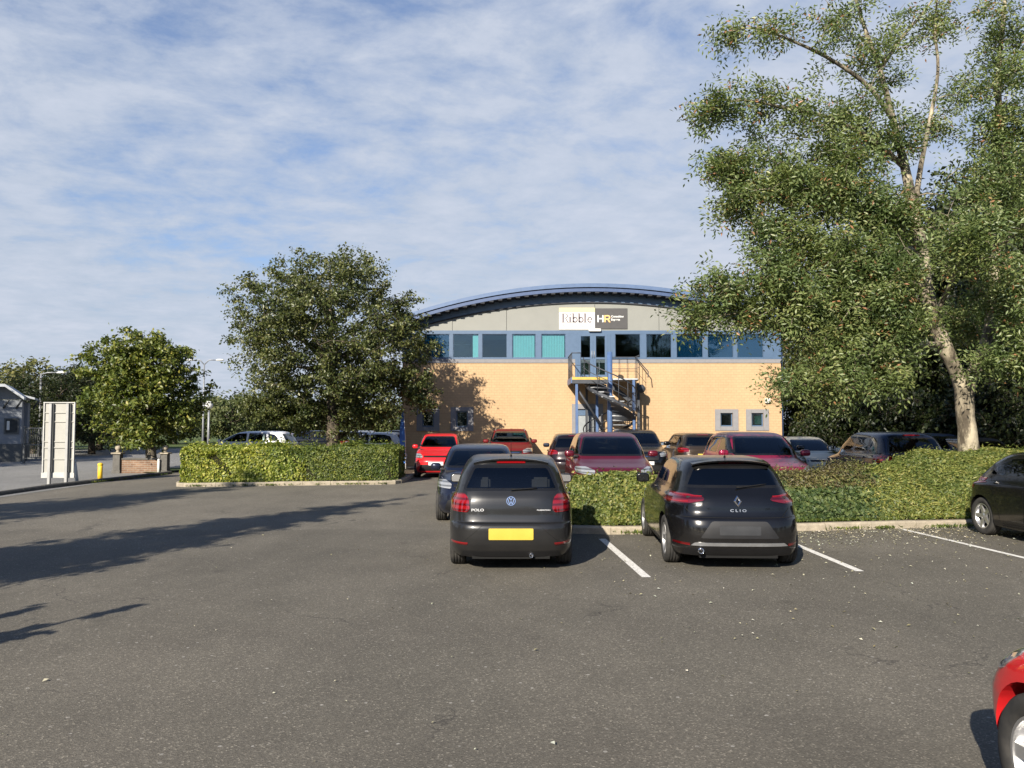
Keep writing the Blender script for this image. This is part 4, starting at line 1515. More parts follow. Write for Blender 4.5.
def winglass(name, tint, refl, rough=.03, blind=None):
    """office glazing: reflective pane, with what is drawn behind it built separately"""
    m, nt, out = mat(name)
    tr = nd(nt, 'ShaderNodeBsdfTransparent'); tr.inputs[0].default_value = c4(tint)
    gl = nd(nt, 'ShaderNodeBsdfGlossy'); gl.inputs['Roughness'].default_value = rough; gl.inputs[0].default_value = (.7, .85, 1, 1)
    p = pos(nt); n = noise(nt, p, 1.1, 2)
    bn = nd(nt, 'ShaderNodeBump'); bn.inputs['Strength'].default_value = .10; bn.inputs['Distance'].default_value = .05
    lk(nt, n, bn.inputs['Height']); lk(nt, bn.outputs[0], gl.inputs['Normal'])
    ms = nd(nt, 'ShaderNodeMixShader'); ms.inputs[0].default_value = refl
    lk(nt, tr.outputs[0], ms.inputs[1]); lk(nt, gl.outputs[0], ms.inputs[2]); lk(nt, ms.outputs[0], out.inputs[0])
    return m


M_WG = winglass('blue_tinted_glazing', (.30, .52, .62), .10)
M_WG3 = winglass('pale_glazing', (.88, .96, .96), .06)
M_WG2 = winglass('clear_glazing', (.35, .45, .48), .07)

bld = empty('office_building', (bx_(592), YB, 0), 0, 'two storey buff block office with a curved blue edged roof and blue framed windows', 'building')
OX = bx_(592)
def bp(name, bm, m, par=None, smooth=False, angle=None):
    """part of the building: geometry given in world coordinates"""
    for v in bm.verts: v.co -= Vector((OX, YB, 0))
    return from_bm(name, bm, m, par or bld, smooth, angle)


XL, XR = bx_(402), bx_(782)
ZS, ZT = bz_(363), bz_(331)      # top of the block wall, foot of the cladding
DEP = 26.0
# ground-floor openings (x0, x1, z0, z1)
small = [(bx_(720.5), bx_(733), bz_(426.5), bz_(413)), (bx_(751.5), bx_(763.5), bz_(426.5), bz_(413)), (bx_(456), bx_(468), bz_(427), bz_(411)), (bx_(422), bx_(434), bz_(427), bz_(411))]
gdoor = (bx_(576), bx_(599), 0, bz_(409))
ops = [(a, b, c, d) for a, b, c, d in small] + [gdoor]
bm = bmesh.new()
# front wall as a grid of pieces that leaves the openings out
xs = sorted({XL, XR, *[v for o in ops for v in o[:2]]}); zs = sorted({0, ZS, *[v for o in ops for v in o[2:]]})
for i in range(len(xs) - 1):
    for j in range(len(zs) - 1):
        cx_, cz_ = (xs[i] + xs[i + 1]) / 2, (zs[j] + zs[j + 1]) / 2
        if any(a < cx_ < b and c < cz_ < d for a, b, c, d in ops): continue
        f = bm.faces.new([bm.verts.new(v) for v in ((xs[i], YB, zs[j]), (xs[i + 1], YB, zs[j]), (xs[i + 1], YB, zs[j + 1]), (xs[i], YB, zs[j + 1]))])
for a, b, c, d in ops:   # reveals
    for q in (((a, c), (a, d)), ((b, d), (b, c)), ((a, d), (b, d)), ((b, c), (a, c))):
        bm.faces.new([bm.verts.new(v) for v in ((q[0][0], YB, q[0][1]), (q[1][0], YB, q[1][1]), (q[1][0], YB + .2, q[1][1]), (q[0][0], YB + .2, q[0][1]))])
for x in (XL, XR):
    bm.faces.new([bm.verts.new(v) for v in ((x, YB, 0), (x, YB + DEP, 0), (x, YB + DEP, ZS), (x, YB, ZS))])
bm.faces.new([bm.verts.new(v) for v in ((XL, YB + DEP, 0), (XR, YB + DEP, 0), (XR, YB + DEP, ZS), (XL, YB + DEP, ZS))])
bmesh.ops.remove_doubles(bm, verts=list(bm.verts), dist=.0005)
bp('wall', bm, M_BRICK)
# side walls of the upper storey
bm = bmesh.new()
bm.free()
for x0, x1 in ((XL, XL + .1), (XR - .1, XR)):
    bm = bmesh.new(); box(bm, x0 + .003, x1 - .003, YB + .12, YB + DEP, ZS, bz_(335) + .1); bp('side_cladding', bm, M_FASC)
# sill course
bm = bmesh.new(); box(bm, XL - .02, XR + .02, YB - .03, YB + .12, ZS + .002, bz_(359.2)); bp('sill_course', bm, M_SILL)
# arched cladding panels above the windows
RA, AP = 27.0, bz_(302.5)
def arcz(x, Rr, ap, c=OX): return ap - (Rr - math.sqrt(Rr * Rr - (x - c) ** 2))
joints = [XL, bx_(440), bx_(506), OX - 1.4 + 2.6, bx_(706), XR]
joints = [XL, bx_(452), bx_(506.5), bx_(595.5), bx_(660), bx_(722), XR]
for i in range(len(joints) - 1):
    a, b = joints[i] + .008, joints[i + 1] - .008
    n = 14
    pts = [(a, ZT + .02), (b, ZT + .02)] + [(b + (a - b) * k / n, arcz(b + (a - b) * k / n, RA, AP) + .35) for k in range(n + 1)]
    bm = bmesh.new(); prism(bm, pts, YB, YB + .08); fixn(bm)
    bp('cladding_panel', bm, M_FASC)
bm = bmesh.new(); box(bm, XL, XR, YB + .081, YB + .12, ZT, AP - .55); bp('backing_board', bm, M_SOFF)
# roof: barrel sheet with overhang, edge beams and soffit
RR_, APR = 24.5, PZ(283.5, YB - .62)
YF = YB - .62
XRL, XRR = OX - 9.2, OX + 9.2
def arch_band(x0, x1, z_off0, z_off1, y0, y1, m, name, Rr=RR_, ap=APR, n=48):
    bm = bmesh.new()
    up = []; dn = []
    for k in range(n + 1):
        x = x0 + (x1 - x0) * k / n
        z = arcz(x, Rr, ap)
        up.append((x, z + z_off1)); dn.append((x, z + z_off0))
    prism_pts = dn + up[::-1]
    a = [bm.verts.new((p[0], y0, p[1])) for p in prism_pts]; b = [bm.verts.new((p[0], y1, p[1])) for p in prism_pts]
    N_ = len(a)
    for i in range(N_): bm.faces.new((a[i], a[(i + 1) % N_], b[(i + 1) % N_], b[i]))
    for s in (a, b):
        for k in range(n): bm.faces.new((s[k], s[k + 1], s[N_ - 2 - k], s[N_ - 1 - k]))
    fixn(bm)
    return bp(name, bm, m)


roof = arch_band(XRL + .05, XRR - .05, -.22, -.02, YF + .05, YB + DEP + .8, M_ROOF, 'roof')
# children of the roof: edge capping in two steps, soffit, ribs, gutter
def rb(o):
    o.parent = roof; return o
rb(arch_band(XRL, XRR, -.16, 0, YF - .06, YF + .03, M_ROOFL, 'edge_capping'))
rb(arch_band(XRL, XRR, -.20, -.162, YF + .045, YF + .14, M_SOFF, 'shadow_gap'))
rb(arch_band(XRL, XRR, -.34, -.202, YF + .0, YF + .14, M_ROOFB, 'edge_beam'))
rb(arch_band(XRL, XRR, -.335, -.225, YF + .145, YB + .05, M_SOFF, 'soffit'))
rb(arch_band(XL, XR, 0.0, .50, YB - .03, YB - .003, M_BLUE, 'upper_panel', RA, AP + .02))
rb(arch_band(XL, XR, -.05, -.003, YB - .075, YB - .004, M_SOFF, 'arch_flashing', RA, AP + .02))
k = 0
for i in range(44):
    x = OX - 8.1 + i * .377
    zt = arcz(x, RR_, APR) - .342
    bm = bmesh.new(); box(bm, x - .09, x + .09, YF + .02, YB - .035, zt - .055, zt)  # boxes added to scallop the shadow edge, standing for corrugated sheet ends
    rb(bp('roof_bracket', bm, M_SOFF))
bm = bmesh.new()
for s in (-1, 1):
    x = OX + s * 9.2
    box(bm, x - .09 + s * .1, x + .09 + s * .1, YF - .05, YB + DEP, arcz(x, RR_, APR) - .28, arcz(x, RR_, APR) - .12)
    rb(bp('gutter', bm, M_ROOFB)); bm = bmesh.new()
bm.free()
# window strip: frame posts and rails, panes as parts
zw0, zw1 = bz_(356), bz_(335)
FY0, FY1 = YB - .025, YB + .10
bm = bmesh.new(); box(bm, XL, XR, FY0, FY1, bz_(334) + .001, ZT + .02); bp('head_rail', bm, M_BLUE)
bm = bmesh.new(); box(bm, XL, XR, FY0, FY1, bz_(359.1), bz_(357.8)); bp('bottom_rail', bm, M_BLUE)
Z_ = lambda v: 400 + v / 2.56
panes = [(-14, 48), (60, 126), (135, 201), (210, 274), (287, 348), (362, 425), (552, 617), (632, 697), (710, 778), (790, 856), (866, 933)]
panes = [(Z_(a), Z_(b)) for a, b in panes]
panes[0] = (405, 418.5)
prev = XL
z0_, z1_ = bz_(357.8), bz_(334)
dr = (Z_(449), Z_(540))
edges = [(bx_(a), bx_(b)) for a, b in panes]
edges.insert(6, (bx_(dr[0]), bx_(dr[1])))
bz0 = z0_
looks = ['plain', 'plain', 'strip', 'dark', 'teal', 'teal', 'door', 'room', 'blind', 'blue', 'blue', 'blue']
M_BL_TEAL = plain('teal_roller_blind', (.12, .28, .29), .9, 0, .1, 0, .04)
M_BL_BLUE = plain('blue_roller_blind', (.10, .19, .25), .9, 0, .1, 0, .04)
M_BL_DARK = plain('dark_vertical_blind', (.10, .13, .12), .9, 0, .1)
M_WHITE = plain('white_paint', (.56, .56, .53), .5, 0, .5, 0, .05)
for i, ((a, b), lookk) in enumerate(zip(edges, looks)):
    bm = bmesh.new(); box(bm, prev, a, FY0, FY1, z0_, z1_); bp('mullion', bm, M_BLUE)
    prev = b
    if lookk == 'door': continue
    bm = bmesh.new()
    fw = .022
    for q in ((a, a + fw, z0_, z1_), (b - fw, b, z0_, z1_), (a + fw, b - fw, z0_, z0_ + fw), (a + fw, b - fw, z1_ - fw, z1_)):
        box(bm, q[0] + .001, q[1] - .001, YB + .005, YB + .07, q[2] + .001, q[3] - .001)
    wf = bp('window', bm, M_BLUE)
    bm = bmesh.new(); box(bm, a + fw, b - fw, YB + .03, YB + .04, z0_ + fw, z1_ - fw); o = bp('pane', bm, M_WG if lookk in ('blue', 'plain') else (M_WG3 if lookk in ('teal', 'strip') else M_WG2)); o.parent = wf
    if lookk in ('blue', 'plain', 'teal', 'blind', 'strip', 'dark'):
        bm = bmesh.new()
        if lookk == 'blue' or lookk == 'plain':
            box(bm, a + fw, b - fw, YB + .085, YB + .09, z0_ + fw, z1_ - fw); mm = M_BL_BLUE
        elif lookk == 'teal':
            n = 14
            for k in range(n): box(bm, a + fw + (b - a - .07) * k / n, a + fw + (b - a - .07) * (k + .86) / n, YB + .085 + .01 * (k % 2), YB + .09 + .01 * (k % 2), z0_ + fw, z1_ - fw)
            mm = M_BL_TEAL
        elif lookk == 'strip':
            box(bm, b - .26, b - fw, YB + .085, YB + .09, z0_ + fw, z1_ - fw); mm = M_BL_TEAL
        elif lookk == 'blind':
            n = 9
            for k in range(n): box(bm, a + fw + (b - a - .07) * k / n, a + fw + (b - a - .07) * (k + .45) / n, YB + .085, YB + .09, z0_ + fw, z1_ - fw)
            mm = M_BL_DARK
        else:
            box(bm, a + fw, b - fw, YB + .085, YB + .09, z1_ - .25, z1_ - fw); mm = M_BL_DARK
        o = bp('blind', bm, mm); o.parent = wf
bm = bmesh.new(); box(bm, prev, XR, FY0, FY1, z0_, z1_); bp('mullion', bm, M_BLUE)
# upper floor slab, back partition and desks seen through the clear panes
bm = bmesh.new(); box(bm, XL + .15, XR - .15, YB + .13, YB + 6, ZS - .85, ZS - .65); bp('floor_slab', bm, M_INT)
bm = bmesh.new(); box(bm, XL + .15, XR - .15, YB + 6, YB + 6.1, ZS - .65, ZT); bp('partition', bm, M_INT)
bm = bmesh.new(); box(bm, XL + .15, XR - .15, YB + .13, YB + 6, ZT + .02, ZT + .1); bp('office_ceiling', bm, M_INT)
# first-floor double door reaching below the window strip
dz0 = bz_(377.5)
da, db = bx_(dr[0]), bx_(dr[1])
bm = bmesh.new(); box(bm, da, da + .12, YB - .04, YB + .1, dz0, z1_); bp('door_frame', bm, M_BLUE)
bm = bmesh.new(); box(bm, db - .12, db, YB - .04, YB + .1, dz0, z1_); bp('door_frame', bm, M_BLUE)
mid = bx_(Z_(495))
for (a, b) in ((da + .12, mid), (mid, db - .12)):
    bm = bmesh.new()
    fw = .13
    for q in ((a, a + fw, dz0, z1_), (b - fw, b, dz0, z1_), (a + fw, b - fw, dz0, dz0 + .12), (a + fw, b - fw, z1_ - .10, z1_), (a + fw, b - fw, dz0 + .78, dz0 + .87)):
        box(bm, q[0] + .002, q[1] - .002, YB - .055, YB + .0, q[2] + .002, q[3] - .002)
    d = bp('door', bm, M_BLUE)
    bm = bmesh.new(); box(bm, a + fw, b - fw, YB - .03, YB - .02, dz0 + .12, z1_ - .1); o = bp('pane', bm, M_WG2); o.parent = d
    bm = bmesh.new(); hx = b - .05 if a < mid - .1 else a + .05
    tube(bm, [(hx, YB - .09, dz0 + .85), (hx, YB - .09, dz0 + 1.15)], .014); o = bp('handle', bm, M_STEEL); o.parent = d
# small ground-floor windows with stone surrounds
for (a, b, c, d) in small:
    bm = bmesh.new(); w = .235
    for q in ((a - w, a, c - w * .75, d + w * .7), (b, b + w, c - w * .75, d + w * .7), (a, b, c - w * .75, c), (a, b, d, d + w * .7)):
        box(bm, q[0] + .002, q[1] - .002, YB - .035, YB + .05, q[2] + .002, q[3] - .002)
    s = bp('window_surround', bm, M_SILL)
    bm = bmesh.new(); f = .055
    for q in ((a, a + f, c, d), (b - f, b, c, d), (a + f, b - f, c, c + f), (a + f, b - f, d - f, d)):
        box(bm, q[0] + .001, q[1] - .001, YB + .06, YB + .12, q[2] + .001, q[3] - .001)
    wf = bp('window', bm, M_BLUE); 
    bm = bmesh.new(); box(bm, a + f, b - f, YB + .09, YB + .10, c + f, d - f); o = bp('pane', bm, M_WG2); o.parent = wf
bm = bmesh.new(); box(bm, XL + .15, XR - .15, YB + 2.5, YB + 2.6, 0, ZS - .9); bp('inner_wall', bm, M_INT)
# notices and papers behind two of the small panes
for i, (m_, w0, w1) in enumerate(((plain('green_notice', (.16, .52, .30), .8), .35, .9), (M_BL_TEAL, .15, .7))):
    a, b, c, d = small[1 + i]
    bm = bmesh.new(); box(bm, a + (b - a) * w0, a + (b - a) * w1, YB + .13, YB + .135, c + .1, d - .12); bp('notice', bm, m_)
# ground-floor door
a, b, c, d = gdoor
bm = bmesh.new()
for q in ((a - .18, a, 0, d + .22), (b, b + .18, 0, d + .22), (a, b, d, d + .22)): box(bm, q[0] + .002, q[1] - .002, YB - .035, YB + .06, q[2], q[3] - .001)
bp('door_surround', bm, M_SILL)
bm = bmesh.new()
for q in ((a, a + .1, 0, d), (b - .1, b, 0, d), (a + .1, b - .1, d - .28, d), (a + .1, b - .1, 0, .2)): box(bm, q[0] + .001, q[1] - .001, YB + .05, YB + .12, q[2], q[3] - .001)
dd = bp('door', bm, M_BLUE)
bm = bmesh.new(); box(bm, a + .1, b - .1, YB + .08, YB + .1, .2, d - .28); o = bp('door_panel', bm, plain('pale_door_panel', (.22, .24, .25), .5)); o.parent = dd
bm = bmesh.new(); tube(bm, [(b - .16, YB + .02, .95), (b - .16, YB + .02, 1.2)], .014); o = bp('handle', bm, M_STEEL); o.parent = dd
# security light under the signs, alarm box, rainwater pipes
bm = bmesh.new(); box(bm, bx_(589), bx_(601), YB - .16, YB - .03, bz_(331.6), bz_(328.9)); bevelled(bm, .01); bp('wall_light', bm, M_WHITE)
bm = bmesh.new(); box(bm, bx_(765), bx_(770), YB - .12, YB, bz_(403), bz_(398.5)); bevelled(bm, .02); bp('alarm_box', bm, M_WHITE)
bm = bmesh.new(); tube(bm, [(XR + .12, YB + .3, 0), (XR + .12, YB + .3, 5.6)], .05); bp('downpipe', bm, M_ROOFB)

# ---- signs (each a thing fixed to the wall)
def disc_arc(bm, cx, cz, r0, r1, a0, a1, y0, y1, n=14, sx=1.0, mi=0):
    for i in range(n):
        t0 = a0 + (a1 - a0) * i / n; t1 = a0 + (a1 - a0) * (i + 1) / n
        q = [(cx + r0 * sx * math.cos(t0), cz + r0 * math.sin(t0)), (cx + r1 * sx * math.cos(t0), cz + r1 * math.sin(t0)),
             (cx + r1 * sx * math.cos(t1), cz + r1 * math.sin(t1)), (cx + r0 * sx * math.cos(t1), cz + r0 * math.sin(t1))]
        prism(bm, q, y0, y1, mi)


def serif_word(word, x, z, h, y0, y1, wid):
    """serifed lettering built from stems, serifs and bowls; returns a bmesh"""
    bm = bmesh.new()
    st = h * .20; sf = h * .10; th = h * .055
    def stem(x_, z0, z1, top='left', w=st):
        prism(bm, [(x_, z0), (x_ + w, z0), (x_ + w, z1), (x_, z1)], y0, y1)
        prism(bm, [(x_ - sf, z0), (x_, z0), (x_, z0 + th), (x_ - sf, z0 + th)], y0, y1)
        prism(bm, [(x_ + w, z0), (x_ + w + sf, z0), (x_ + w + sf, z0 + th), (x_ + w, z0 + th)], y0, y1)
        prism(bm, [(x_ - sf, z1 - th), (x_, z1 - th), (x_, z1), (x_ - sf, z1 - th * .5)], y0, y1)
    xh = h * .62
    cur = 0.0
    adv = []
    for ch in word:
        X = x + cur
        if ch == 'R':
            stem(X, z, z + h)
            prism(bm, [(X + st, z + h - th), (X + st + h * .16, z + h - th), (X + st + h * .16, z + h), (X + st, z + h)], y0, y1)
            prism(bm, [(X + st, z + h * .48), (X + st + h * .16, z + h * .48), (X + st + h * .16, z + h * .48 + th), (X + st, z + h * .48 + th)], y0, y1)
            disc_arc(bm, X + st + h * .16, z + h * .74, h * .16, h * .26, -math.pi / 2, math.pi / 2, y0, y1, sx=1.05)
            prism(bm, [(X + h * .30, z + h * .49), (X + h * .42, z + h * .49), (X + h * .70, z + th * .4), (X + h * .70, z), (X + h * .54, z)], y0, y1)
            cur += h * .76
        elif ch == 'i':
            stem(X, z, z + xh); disc_arc(bm, X + st / 2, z + h * .86, 0, h * .085, 0, 2 * math.pi, y0, y1, 12); cur += h * .34
        elif ch == 'l':
            stem(X, z, z + h * 1.02); cur += h * .34
        elif ch == 'b':
            prism(bm, [(X, z), (X + st, z), (X + st, z + h * 1.02), (X, z + h * 1.02)], y0, y1)
            prism(bm, [(X - sf, z + h * 1.02 - th), (X, z + h * 1.02 - th), (X, z + h * 1.02), (X - sf, z + h * 1.02 - th * .5)], y0, y1)
            disc_arc(bm, X + h * .30, z + xh / 2, xh * .28, xh * .54, -math.pi * .85, math.pi * .85, y0, y1, 18, .85); cur += h * .64
        elif ch == 'e':
            disc_arc(bm, X + h * .27, z + xh / 2, xh * .30, xh * .54, .0, math.pi * 1.78, y0, y1, 18, .85)
            prism(bm, [(X + h * .05, z + xh * .5), (X + h * .50, z + xh * .5), (X + h * .50, z + xh * .5 + th), (X + h * .05, z + xh * .5 + th)], y0, y1); cur += h * .60
    fixn(bm)
    k = wid / cur
    for v in bm.verts: v.co.x = x + (v.co.x - x) * k
    return bm


ys = YB - .04
wx0, wx1, wz0, wz1 = bx_(559.5), bx_(595.4), bz_(329.6), bz_(308)
OXS = OX
def signroot(name, label, x, z):
    return empty(name, (x, YB, z), 0, label, 'sign', 'signs fixed to the office cladding')
def part_at(name, bm, m, root):
    l = root.location
    for v in bm.verts: v.co -= l
    return from_bm(name, bm, m, root)
s1 = signroot('wall_sign', 'white sign with serif lettering and a pale yellow top band high on the building', (wx0 + wx1) / 2, wz0)
M_SIGNW = plain('sign_white', (.60, .60, .575), .4, 0, .4, 0, .03); M_SIGNY = plain('sign_pale_yellow', (.60, .54, .27), .4, 0, .4, 0, .03)
M_TXT = plain('letter_grey', (.15, .13, .14), .6); M_TXT2 = plain('letter_green_grey', (.17, .25, .20), .6)
bm = bmesh.new(); box(bm, wx0, wx1, ys, YB - .002, wz0, wz1); part_at('sign_board', bm, M_SIGNW, s1)
bm = bmesh.new(); box(bm, wx0, wx1, ys - .006, ys - .001, wz1 - .19, wz1); part_at('top_band', bm, M_SIGNY, s1)
part_at('lettering', serif_word('Ribble', wx0 + .13, wz0 + .30, .40, ys - .008, ys - .001, wx1 - wx0 - .22), M_TXT, s1)
me = text_mesh('Business Centre', .20, .002, (.96, 1))
o = mobj('small_lettering', me, M_TXT2, s1); o.rotation_euler = (math.pi / 2, 0, 0); o.location = (0, ys - .004 - YB, .155)
s2 = signroot('wall_sign', 'dark grey sign with white and orange letters high on the building', (bx_(595.6) + bx_(628)) / 2, wz0)
dx0, dx1 = bx_(595.7), bx_(628)
M_SIGND = plain('sign_charcoal', (.060, .058, .058), .45, 0, .4, 0, .04); M_OR = plain('letter_orange', (.72, .42, .16), .5)
bm = bmesh.new(); box(bm, dx0, dx1, ys, YB - .002, wz0 + .03, wz1 - .02); part_at('sign_board', bm, M_SIGND, s2)
lx, lz, lh = bx_(597.9), bz_(322.4), .31
bm = bmesh.new()
t = .055
prism(bm, [(lx, lz), (lx + t, lz), (lx + t, lz + lh), (lx, lz + lh)], ys - .01, ys - .001)
prism(bm, [(lx + .21, lz), (lx + .21 + t, lz), (lx + .21 + t, lz + lh), (lx + .21, lz + lh)], ys - .01, ys - .001)
prism(bm, [(lx + t, lz + lh * .42), (lx + .21, lz + lh * .42), (lx + .21, lz + lh * .42 + t), (lx + t, lz + lh * .42 + t)], ys - .01, ys - .001)
fixn(bm); part_at('letter_white', bm, M_SIGNW, s2)
bm = bmesh.new(); rx = lx + .30
prism(bm, [(rx, lz), (rx + t, lz), (rx + t, lz + lh), (rx, lz + lh)], ys - .01, ys - .001)
prism(bm, [(rx + t, lz + lh - t), (rx + .15, lz + lh - t), (rx + .15, lz + lh), (rx + t, lz + lh)], ys - .01, ys - .001)
prism(bm, [(rx + t, lz + lh * .36), (rx + .15, lz + lh * .36), (rx + .15, lz + lh * .36 + t), (rx + t, lz + lh * .36 + t)], ys - .01, ys - .001)
disc_arc(bm, rx + .15, lz + lh * .68, .05, .105, -math.pi / 2, math.pi / 2, ys - .01, ys - .001)
prism(bm, [(rx + .13, lz + lh * .36), (rx + .20, lz + lh * .36), (rx + .27, lz), (rx + .20, lz)], ys - .01, ys - .001)
fixn(bm); part_at('letter_orange', bm, M_OR, s2)
for k, (wd, zz_) in enumerate((('Consulting', .25), ('Experts', .115))):
    me = text_mesh(wd, .125, .002, (1, 1), .004)
    o = mobj('small_lettering', me, M_SIGNW, s2)
    ww = max(v.co.x for v in me.vertices)
    o.rotation_euler = (math.pi / 2, 0, 0); o.location = (bx_(611.6) - s2.location.x + ww, ys - .004 - YB, lz - wz0 + zz_)

# ---- spiral fire escape: landing, pole, treads, railings
st_ = empty('fire_escape_stair', (bx_(608), YB - 1.6, 0), 0, 'blue steel spiral fire escape stair rising to the first floor doors', 'staircase')
def sp_(name, bm, m, par=None):
    for v in bm.verts: v.co -= st_.location
    return from_bm(name, bm, m, par or st_)
YS = YB - 1.55
px_ = lambda p: PX(p, YS)
pc = (px_(610), YS)
zl = PZ(378.5, YS)
bm = bmesh.new(); tube(bm, [(pc[0], pc[1], 0), (pc[0], pc[1], PZ(352, YS))], .115, 14); sp_('centre_pole', bm, M_STAIRB)
# landing in front of the doors
x0, x1 = px_(571), px_(606)
bm = bmesh.new(); box(bm, x0, x1, YS - .65, YB - .06, zl - .05, zl); sp_('landing', bm, M_STEEL)
M_YEL = plain('yellow_edge_paint', (.46, .31, .06), .6)
bm = bmesh.new(); box(bm, x0, x1, YS - .685, YS - .652, zl - .085, zl + .02); sp_('yellow_kickboard', bm, M_YEL)
bm = bmesh.new(); box(bm, x0, x1, YS - .72, YS - .69, zl - .24, zl - .09); sp_('landing_beam', bm, M_STEELD)
bm = bmesh.new(); box(bm, x0 - .04, x0, YS - .68, YB - .06, zl - .22, zl + .01); sp_('landing_beam', bm, M_STAIRB)
# second landing to the right of the pole
x2, x3 = px_(613), px_(641)
bm = bmesh.new(); prism(bm, [(x2, YS - .1), (x3 - .15, YS - .2), (x3, YS + .5), (x3, YB - .06), (x2, YB - .06)], zl - .06, zl - .005, plane='XY'); fixn(bm); sp_('landing', bm, M_STEEL)
# posts
for xp, yy, zt, m_ in ((px_(575.5), YS - .62, zl + .0, M_STAIRB), (px_(589.5), YB - .35, zl - .05, M_STEELD), (px_(633.5), YS - .12, zl + .0, M_STAIRB), (px_(643.5), YB - .3, zl - .06, M_STEELD), (px_(599), YS + .75, zl - .05, M_STAIRB)):
    bm = bmesh.new(); box(bm, xp - .05, xp + .05, yy - .05, yy + .05, 0, zt - .055); sp_('post', bm, M_STAIRB if m_ is M_STAIRB else M_STEELD)
# treads: 1.25 turns down from the landing, going clockwise towards the camera and to the right
NT = 19
r1 = 1.06
a0, a1 = R(180), R(180 + 430)
for k in range(NT):
    a = a0 + (a1 - a0) * (k + .5) / NT
    z = zl - (k + 1) * (zl / (NT + 1))
    w = (a1 - a0) / NT * .62
    bm = bmesh.new()
    pts = [(pc[0] + .10 * math.cos(a - w * 2), pc[1] + .10 * math.sin(a - w * 2)), (pc[0] + r1 * math.cos(a - w), pc[1] + r1 * math.sin(a - w)),
           (pc[0] + r1 * math.cos(a + w), pc[1] + r1 * math.sin(a + w)), (pc[0] + .10 * math.cos(a + w * 2), pc[1] + .10 * math.sin(a + w * 2))]
    prism(bm, pts, z - .045, z, plane='XY'); fixn(bm)
    sp_('tread', bm, M_STEEL)
# outer stringer: helical band below the first half turn, and handrail with balusters
bm = bmesh.new(); pr = None
for k in range(61):
    t = k / 60; a = a0 + (a1 - a0) * t
    z = zl - zl * (t * NT + .5) / (NT + 1)
    v = [bm.verts.new((pc[0] + rr_ * math.cos(a), pc[1] + rr_ * math.sin(a), z + dz)) for rr_, dz in ((r1, -.12), (r1 + .015, -.12), (r1 + .015, .0), (r1, .0))]
    if pr:
        for i in range(4): bm.faces.new((pr[i], pr[(i + 1) % 4], v[(i + 1) % 4], v[i]))
    pr = v
fixn(bm); sp_('stringer', bm, M_STEELD)
bm = bmesh.new(); pr = None
for k in range(41):
    t = k / 40 * .42; a = a0 + (a1 - a0) * t
    z = zl - zl * (t * NT + .5) / (NT + 1) - .17
    v = [bm.verts.new((pc[0] + rr_ * math.cos(a), pc[1] + rr_ * math.sin(a), z + dz)) for rr_, dz in ((.14, 0), (r1 - .01, 0), (r1 - .01, .012), (.14, .012))]
    if pr:
        for i in range(4): bm.faces.new((pr[i], pr[(i + 1) % 4], v[(i + 1) % 4], v[i]))
    pr = v
fixn(bm); sp_('underside_sheet', bm, M_STEELD)
for off, rd in ((.95, .026), (.62, .014), (.33, .014)):
    bm = bmesh.new()
    pts = [(pc[0] + (r1 + .03) * math.cos(a0 + (a1 - a0) * k / 60), pc[1] + (r1 + .03) * math.sin(a0 + (a1 - a0) * k / 60), zl - zl * (k / 60 * NT + .5) / (NT + 1) + off) for k in range(61)]
    tube(bm, pts, rd, 6); sp_('handrail' if off > .9 else 'guard_rail', bm, M_STEELD)
for k in range(NT):
    a = a0 + (a1 - a0) * (k + .5) / NT; z = zl - (k + 1) * (zl / (NT + 1))
    x, y = pc[0] + (r1 + .03) * math.cos(a), pc[1] + (r1 + .03) * math.sin(a)
    bm = bmesh.new(); tube(bm, [(x, y, z - .05), (x, y, z + .98)], .016, 5); sp_('baluster', bm, M_STEELD)
# landing railings
def railing(pts, zt, zb, bal=.28, m=M_STEELD):
    bm = bmesh.new(); tube(bm, [(p[0], p[1], zt) for p in pts], .022, 6); sp_('handrail', bm, m)
    bm = bmesh.new(); tube(bm, [(p[0], p[1], (zt + zb) / 2) for p in pts], .011, 5); sp_('guard_rail', bm, m)
    for i in range(len(pts) - 1):
        a, b = Vector(pts[i]), Vector(pts[i + 1]); n = max(1, int((b - a).length / bal))
        for j in range(n + (1 if i == len(pts) - 2 else 0)):
            p = a.lerp(b, j / n)
            bm = bmesh.new(); tube(bm, [(p.x, p.y, zb), (p.x, p.y, zt)], .010, 5); sp_('baluster', bm, m)
railing([(x0, YB - .1), (x0, YS - .66), (x0 + .35, YS - .68)], zl + 1.0, zl)
railing([(x2 + .1, YB - .15), (x3, YB - .15), (x3 + .02, YS + .5)], zl + 1.0, zl)
bm = bmesh.new(); tube(bm, [(x3, YB - .2, zl + 1.0), (x3 + .5, YB - .5, zl + .35), (x3 + .45, YB - .7, zl + .1)], .022, 6); sp_('handrail', bm, M_STEELD)
bm = bmesh.new(); prism(bm, [(x2, zl - .02), (x3 + .05, zl - 1.05), (x3 + .05, zl - 1.25), (x2, zl - .30)], YB - .5, YB - .46); fixn(bm); sp_('stringer', bm, M_STEELD)
for a_, b_ in (((x0, zl - .1), (px_(600), zl - 1.9)),):
    bm = bmesh.new(); tube(bm, [(a_[0], YS - .5, a_[1]), (b_[0], YS - .3, b_[1])], .05, 6); sp_('brace', bm, M_STEELD)
# satellite-like round lamp at the end of the rail
bm = bmesh.new(); lathe(bm, [(.001, -.10), (.16, -.08), (.19, 0), (.16, .08), (.001, .10)], 16, 'Z')
for v in bm.verts: v.co = Vector((px_(644.5) + v.co.x, YB - .75 + v.co.z, PZ(388, YS) + v.co.y))
sp_('round_lamp', bm, M_STEELD)

